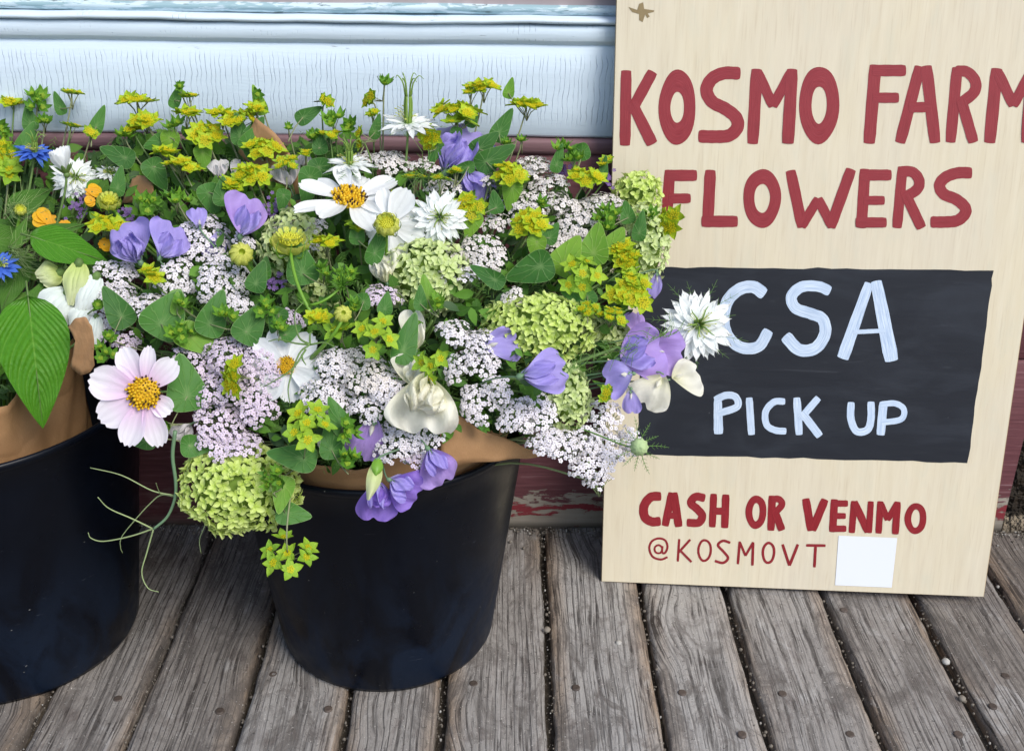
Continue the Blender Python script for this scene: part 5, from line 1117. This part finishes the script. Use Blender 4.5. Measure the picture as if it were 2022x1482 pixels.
for (x, y, r, lb) in ((150, 405, 32, 'small purple statice behind the back-turned cosmos'), (250, 430, 22, 'tiny purple statice left of the yarrow'), (540, 412, 34, 'dark purple statice right of the violet sweet pea'), (1196, 352, 20, 'purple statice by the sign edge'), (545, 560, 24, 'purple statice in shade above the half hidden cosmos'), (1115, 335, 16, 'purple speck of statice behind the upper right yarrow')):
    m = frame(x, y, 0, .3, 0, -.015); e = thing('statice', lb, 'statice', None, m); mb = MB(); r_ = random.Random(x)
    for k in range(26):
        c_ = np.array([r_.gauss(0, r*.4), r_.gauss(0, r*.4), r_.gauss(0, r*.2)])
        for j in range(5): a = j*1.257+k; mb.add([c_, c_+[3.4*math.cos(a-.5), 3.4*math.sin(a-.5), 1.4], c_+[4.4*math.cos(a), 4.4*math.sin(a), 1], c_+[3.4*math.cos(a+.5), 3.4*math.sin(a+.5), 1.4]], [(0, 1, 2, 3)])
    link('florets', mb.mesh('florets', [M['statice']]), e); stem_to(e, x, M['stem'], 1.4, 1.8)
# spiky green bud with feathery bracts
m = frame(675, 562, .0, .3, 0, .05); e = thing('spiky_bud', 'spiky bright green feathery bud right of the long cosmos stem', 'flower bud', None, m)
mb = MB()
for k in range(26):
    a = 2.4*k; t_ = .4+.55*(k/26); d_ = np.array([math.cos(a)*t_, math.sin(a)*t_, 1.1-t_])*34; tube(mb, catmull([(0, 0, -4), d_*.5, d_+np.array([2*math.cos(a*3), 2, 3])], 3), 1.8, .35, 4)
link('bracts', mb.mesh('bracts', [M['bup_bract_g']]), e); stem_to(e, 675, M['stem_bright'], 2.4, 3, bez(at(672, 568, .045), at(655, 585, .045), at(635, 600, .04), at(612, 602, .035), 8))
# thready cosmos leaf hanging over the half hidden cosmos
m = frame(612, 678, 0, 0, 0, .07); e = thing('thread_leaf', 'thin forked green cosmos leaf hanging over the half hidden cosmos', 'leaf', None, m); mb = MB(); inv = m.inverted()
for pl in ([(612, 680), (590, 700), (570, 760), (572, 795)], [(612, 680), (585, 678), (550, 670), (530, 674)], [(604, 690), (575, 730), (520, 764)], [(612, 680), (590, 665), (582, 620), (600, 596)], [(596, 700), (598, 710), (604, 720)], [(612, 680), (640, 676), (660, 684)], [(612, 680), (612, 660), (618, 655)]):
    tube(mb, catmull([np.array(inv @ Vector(at(x, y, .07))) for x, y in pl], 5), 2.4, 1., 5)
link('segments', mb.mesh('segments', [M['stem']]), e)
m = frame(1230, 690, 0, 0, 0, .05); e = thing('thread_leaf', 'wispy nigella threads around the stem leading to the flower before the sign', 'leaf', None, m); mb = MB(); r_ = random.Random(5); inv = m.inverted()
for k in range(60):
    bx = r_.uniform(1100, 1330); by = np.interp(bx, [1100, 1340], [735, 655])+r_.uniform(-6, 6); a = r_.uniform(-.9, 3.9); l = r_.uniform(20, 55)
    pl = [(bx, by), (bx+l*.5*math.cos(a), by-l*.5*math.sin(a)), (bx+l*math.cos(a+.35), by-l*math.sin(a+.35))]
    tube(mb, [np.array(inv @ Vector(at(x, y, .045+r_.uniform(-.012, .012)))) for x, y in pl], .8, .35, 4)
link('segments', mb.mesh('segments', [M['thread']]), e)
for (cx_, cy_, R_, n, lb) in ((25, 500, 90, 46, 'pale green threads spreading round the blue flower at the left edge'), (830, 340, 60, 34, 'fine green threads below the tall horned nigella'), (20, 410, 60, 40, 'pale misty threads above the left edge leaves')):
    m = frame(cx_, cy_, 0, 0, 0, .05); e = thing('thread_leaf', lb, 'leaf', None, m); mb = MB(); r_ = random.Random(cx_)
    for k in range(n):
        a = r_.uniform(-1.2, 1.2) if cx_ < 100 else r_.uniform(0, 6.3); l = R_*r_.uniform(.4, 1.1); p = np.array([r_.uniform(-10, 10), r_.uniform(-14, 14), r_.uniform(-12, 5)])
        tube(mb, [p, p+np.array([math.cos(a), math.sin(a), .1])*l*.5, p+np.array([math.cos(a+.35), math.sin(a+.35), .2])*l], .7, .3, 3)
    link('segments', mb.mesh('segments', [M['thread_light'] if cx_ < 100 else M['thread']]), e)
# --- tendrils
TY = -.50
def pxY(x, y, Y=TY): return onY(x, y, Y)
m = T(*pxY(345, 940)); e = empty('pea_tendril', m, 'curling green sweet pea tendrils hanging below the pink cosmos between the buckets', 'tendril'); inv = m.inverted()
for nm_, pl, r0, r1, mt in (('tendril_stem', [(346, 850), (341, 900), (347, 950), (345, 985), (330, 1020), (303, 1044)], .0024, .0016, 'tendril_blue'), ('tendril', [(345, 978), (300, 968), (240, 938), (178, 923)], .0011, .0005, 'tendril'), ('tendril', [(303, 1044), (262, 1024), (215, 1003), (193, 981)], .0011, .0005, 'tendril'),
        ('tendril', [(303, 1043), (258, 1058), (205, 1068), (180, 1062), (174, 1051)], .0011, .0005, 'tendril'), ('tendril', [(303, 1044), (290, 1090), (280, 1130), (292, 1160), (313, 1168)], .0011, .0005, 'tendril'), ('tendril', [(345, 980), (318, 977), (295, 995), (265, 1028), (240, 1060), (238, 1080), (242, 1091)], .0009, .0004, 'tendril'),
        ('tendril', [(318, 977), (312, 965), (308, 953)], .0006, .0003, 'tendril'), ('tendril', [(345, 980), (362, 979), (378, 982)], .001, .0008, 'tendril')):
    mb = MB(); dz = np.linspace(0, random.uniform(-.03, .03), len(pl)); tube(mb, catmull([np.array(inv @ Vector(pxY(x, y, TY+d_))) for (x, y), d_ in zip(pl, dz)], 6), r0, r1, 6); link(nm_, mb.mesh(nm_, [M[mt]]), e)
m = T(*pxY(405, 1020)); e = empty('pea_tendril', m, 'single short tendril hanging below the lime hydrangea', 'tendril'); mb = MB(); inv = m.inverted()
tube(mb, catmull([np.array(inv @ Vector(pxY(x, y, -.47))) for x, y in [(412, 1000), (405, 1035), (394, 1065), (397, 1092)]], 5), .0010, .0004, 6); link('tendril', mb.mesh('tendril', [M['tendril']]), e)
# --- kraft paper
def sheet(name, label, rows, parent_loc, nu=24, nv=12, thick=True):
    """rows: list of polylines [(px,py,Y),...] lofted into a sheet"""
    R_ = [[np.array(q, float) for q in catmull([np.array(p, float) for p in r], 8)] for r in rows]
    def samp(r, t): f_ = t*(len(r)-1); i = min(int(f_), len(r)-2); return r[i]+(r[i+1]-r[i])*(f_-i)
    mb = MB(); org = pxY(*parent_loc)
    def fn(u, v):
        v = v*.5+.5; g = v*(len(R_)-1); i = min(int(g), len(R_)-2); a, b = samp(R_[i], u), samp(R_[i+1], u); q = a+(b-a)*(g-i)
        q = q+np.array([1.2*math.sin(v*9+u*5), 1.2*math.sin(u*17), .0006*math.sin(u*13+v*11)+.0004*math.sin(u*29-v*17)])
        return onY(q[0], q[1], q[2])-org
    mb.add(*grid(fn, nu, nv)); e = link(name, mb.mesh(name, [MK])); e.location = org
    md = e.modifiers.new('thickness', 'SOLIDIFY'); md.thickness = .0006; return tag(e, label, 'paper wrap', 'brown kraft paper wraps')
def project(p): v = np.asarray(p)-CAM; return W0/2+F0*(v@CR)/(v@CF), H0/2-F0*(v@CU)/(v@CF)
def wrap(label, c, r0, r1, a0, a1, zlow, topx, topy):
    mb = MB(); cols = []
    for a in np.linspace(math.radians(a0), math.radians(a1), 40):
        lo, hi = zlow, .75
        for _ in range(22):
            z = (lo+hi)/2; r = r0+(r1-r0)*(z-zlow)/.3; x, y = project((c[0]+r*math.cos(a), c[1]+r*math.sin(a), z))
            if y > float(np.interp(x, topx, topy)): lo = z
            else: hi = z
        cols.append((a, hi+.003*math.sin(a*9)))
    v = []; f = []; n = 12
    for a, zt_ in cols:
        for k in range(n+1):
            z = zlow+(zt_-zlow)*k/n; r = r0+(r1-r0)*(z-zlow)/.3+.004*math.sin(a*7+z*20)+.0025*math.sin(a*19-z*33)+.010*(k/n)**6
            v.append((r*math.cos(a), r*math.sin(a), z))
    for i_ in range(len(cols)-1):
        for k in range(n): f.append((i_*(n+1)+k, (i_+1)*(n+1)+k, (i_+1)*(n+1)+k+1, i_*(n+1)+k+1))
    mb.add(v, f); e = link('paper_wrap', mb.mesh('paper_wrap', [MK])); e.location = (c[0], c[1], 0); md = e.modifiers.new('thickness', 'SOLIDIFY'); md.thickness = .0006
    return tag(e, label, 'paper wrap', 'brown kraft paper wraps')
wrap('brown kraft paper wrapped round the bouquet in the left bucket', BL_, .148, .165, -140, 20, .28, [-200, -60, 15, 50, 100, 150, 200], [800, 800, 790, 745, 690, 640, 620])
wrap('strip of brown paper showing inside the front rim of the middle bucket', BC, .185, .20, -160, -20, .28, [500, 600, 700, 800, 900, 1000], [900, 905, 915, 900, 860, 840])
sheet('paper_wrap', 'curled brown paper edge at the right side of the left bouquet', [[(134, 645, -.398), (150, 628, -.400), (170, 627, -.402), (183, 645, -.404)], [(150, 672, -.400), (160, 678, -.402), (174, 686, -.404), (186, 690, -.406)], [(138, 722, -.402), (154, 736, -.404), (172, 738, -.406), (186, 722, -.408)]], (160, 680, -.4), 14, 10)
sheet('paper_wrap', 'pointed brown paper flap sticking out right over the middle bucket rim', [[(868, 798, -.462), (905, 820, -.460), (955, 850, -.452), (1020, 874, -.440), (1066, 896, -.430)], [(872, 922, -.474), (930, 914, -.468), (985, 909, -.458), (1030, 905, -.444), (1068, 902, -.432)]], (960, 880, -.46), 26, 8)
sheet('paper_wrap', 'brown paper edge rising diagonally behind the upper bupleurum', [[(505, 232, -.13), (540, 262, -.14), (575, 308, -.15), (598, 360, -.17), (606, 440, -.22)], [(470, 300, -.12), (500, 330, -.13), (530, 370, -.15), (550, 400, -.17), (560, 460, -.21)]], (550, 320, -.14), 18, 8)
sheet('paper_wrap', 'small brown paper corner behind leaves in the left background', [[(262, 352, -.13), (280, 346, -.135), (302, 362, -.14)], [(240, 400, -.13), (275, 402, -.135), (305, 405, -.14)]], (280, 370, -.13), 8, 5)
# --- foliage mass inside the bouquets
def inside(x, y, P_):
    c_ = False; j = len(P_)-1
    for i in range(len(P_)):
        if (P_[i][1] > y) != (P_[j][1] > y) and x < (P_[j][0]-P_[i][0])*(y-P_[i][1])/(P_[j][1]-P_[i][1])+P_[i][0]: c_ = not c_
        j = i
    return c_
def foliage(name, label, P_, n, seed, sizes=(22, 46)):
    r_ = random.Random(seed); mb = MB(); k = 0; xs = [p[0] for p in P_]; ys = [p[1] for p in P_]
    while k < n:
        x, y = r_.uniform(min(xs), max(xs)), r_.uniform(min(ys), max(ys))
        if not inside(x, y, P_): continue
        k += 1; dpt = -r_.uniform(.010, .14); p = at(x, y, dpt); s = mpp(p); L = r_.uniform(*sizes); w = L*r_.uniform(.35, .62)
        if p[1] > -.03: p[1] = -.03-r_.random()*.03
        n_v = (CAM-p); n_v /= np.linalg.norm(n_v); n_v = n_v+CR*r_.gauss(0, .5)+CU*r_.gauss(.2, .5); X, Y_, Z = basis(n_v, r_.uniform(0, 6.28)); cup = r_.uniform(0, .4); bd = r_.uniform(-.3, .1)
        if r_.random() < .26:
            for j in range(9):
                t0 = j/9; q0 = X*(L*1.3*(t0-.5)); a = (-1)**j*.9; q1 = q0+(X*math.cos(a)+Y_*math.sin(a))*L*.4*(1-t0*.6); tube(mb, [(p+q0*s), p+(q0+q1)*.5*s, p+q1*s], .8*s, .3*s, 3, 2)
            continue
        vv = []; uu = []
        for i in range(5):
            u = i/4; ww = w*.5*max(.03, math.sin(u**.8*math.pi))
            for v_ in (-1, 0, 1): q = X*(L*(u-.5))+Y_*ww*v_+Z*(bd*L*u*u+cup*ww*abs(v_)); vv.append(p+q*s); uu.append((u, v_*.5+.5))
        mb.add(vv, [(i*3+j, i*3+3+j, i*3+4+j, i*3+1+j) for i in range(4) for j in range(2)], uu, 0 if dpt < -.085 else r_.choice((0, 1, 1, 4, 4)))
    # stems
    for _ in range(n//7):
        x, y = r_.uniform(min(xs), max(xs)), r_.uniform(min(ys), max(ys))
        if not inside(x, y, P_): continue
        p = at(x, y, -.04); c_ = BL_ if x < 205 else BC
        if p[1] > -.03: p[1] = -.04
        end = np.array([c_[0]+(p[0]-c_[0])*.25, c_[1]+(p[1]-c_[1])*.25, .2]); mid = np.array([c_[0]+(p[0]-c_[0])*.45, c_[1]+(p[1]-c_[1])*.45, .46]); tube(mb, bez(p, p*.6+mid*.4, mid, end, 6), .0016, .0022, 5, 3)
    return tag(link(name, mb.mesh(name, [M['dark_leaf'], M['mid_leaf'], M['thread'], M['stem'], M['light_leaf']])), label, 'foliage', kind='stuff')
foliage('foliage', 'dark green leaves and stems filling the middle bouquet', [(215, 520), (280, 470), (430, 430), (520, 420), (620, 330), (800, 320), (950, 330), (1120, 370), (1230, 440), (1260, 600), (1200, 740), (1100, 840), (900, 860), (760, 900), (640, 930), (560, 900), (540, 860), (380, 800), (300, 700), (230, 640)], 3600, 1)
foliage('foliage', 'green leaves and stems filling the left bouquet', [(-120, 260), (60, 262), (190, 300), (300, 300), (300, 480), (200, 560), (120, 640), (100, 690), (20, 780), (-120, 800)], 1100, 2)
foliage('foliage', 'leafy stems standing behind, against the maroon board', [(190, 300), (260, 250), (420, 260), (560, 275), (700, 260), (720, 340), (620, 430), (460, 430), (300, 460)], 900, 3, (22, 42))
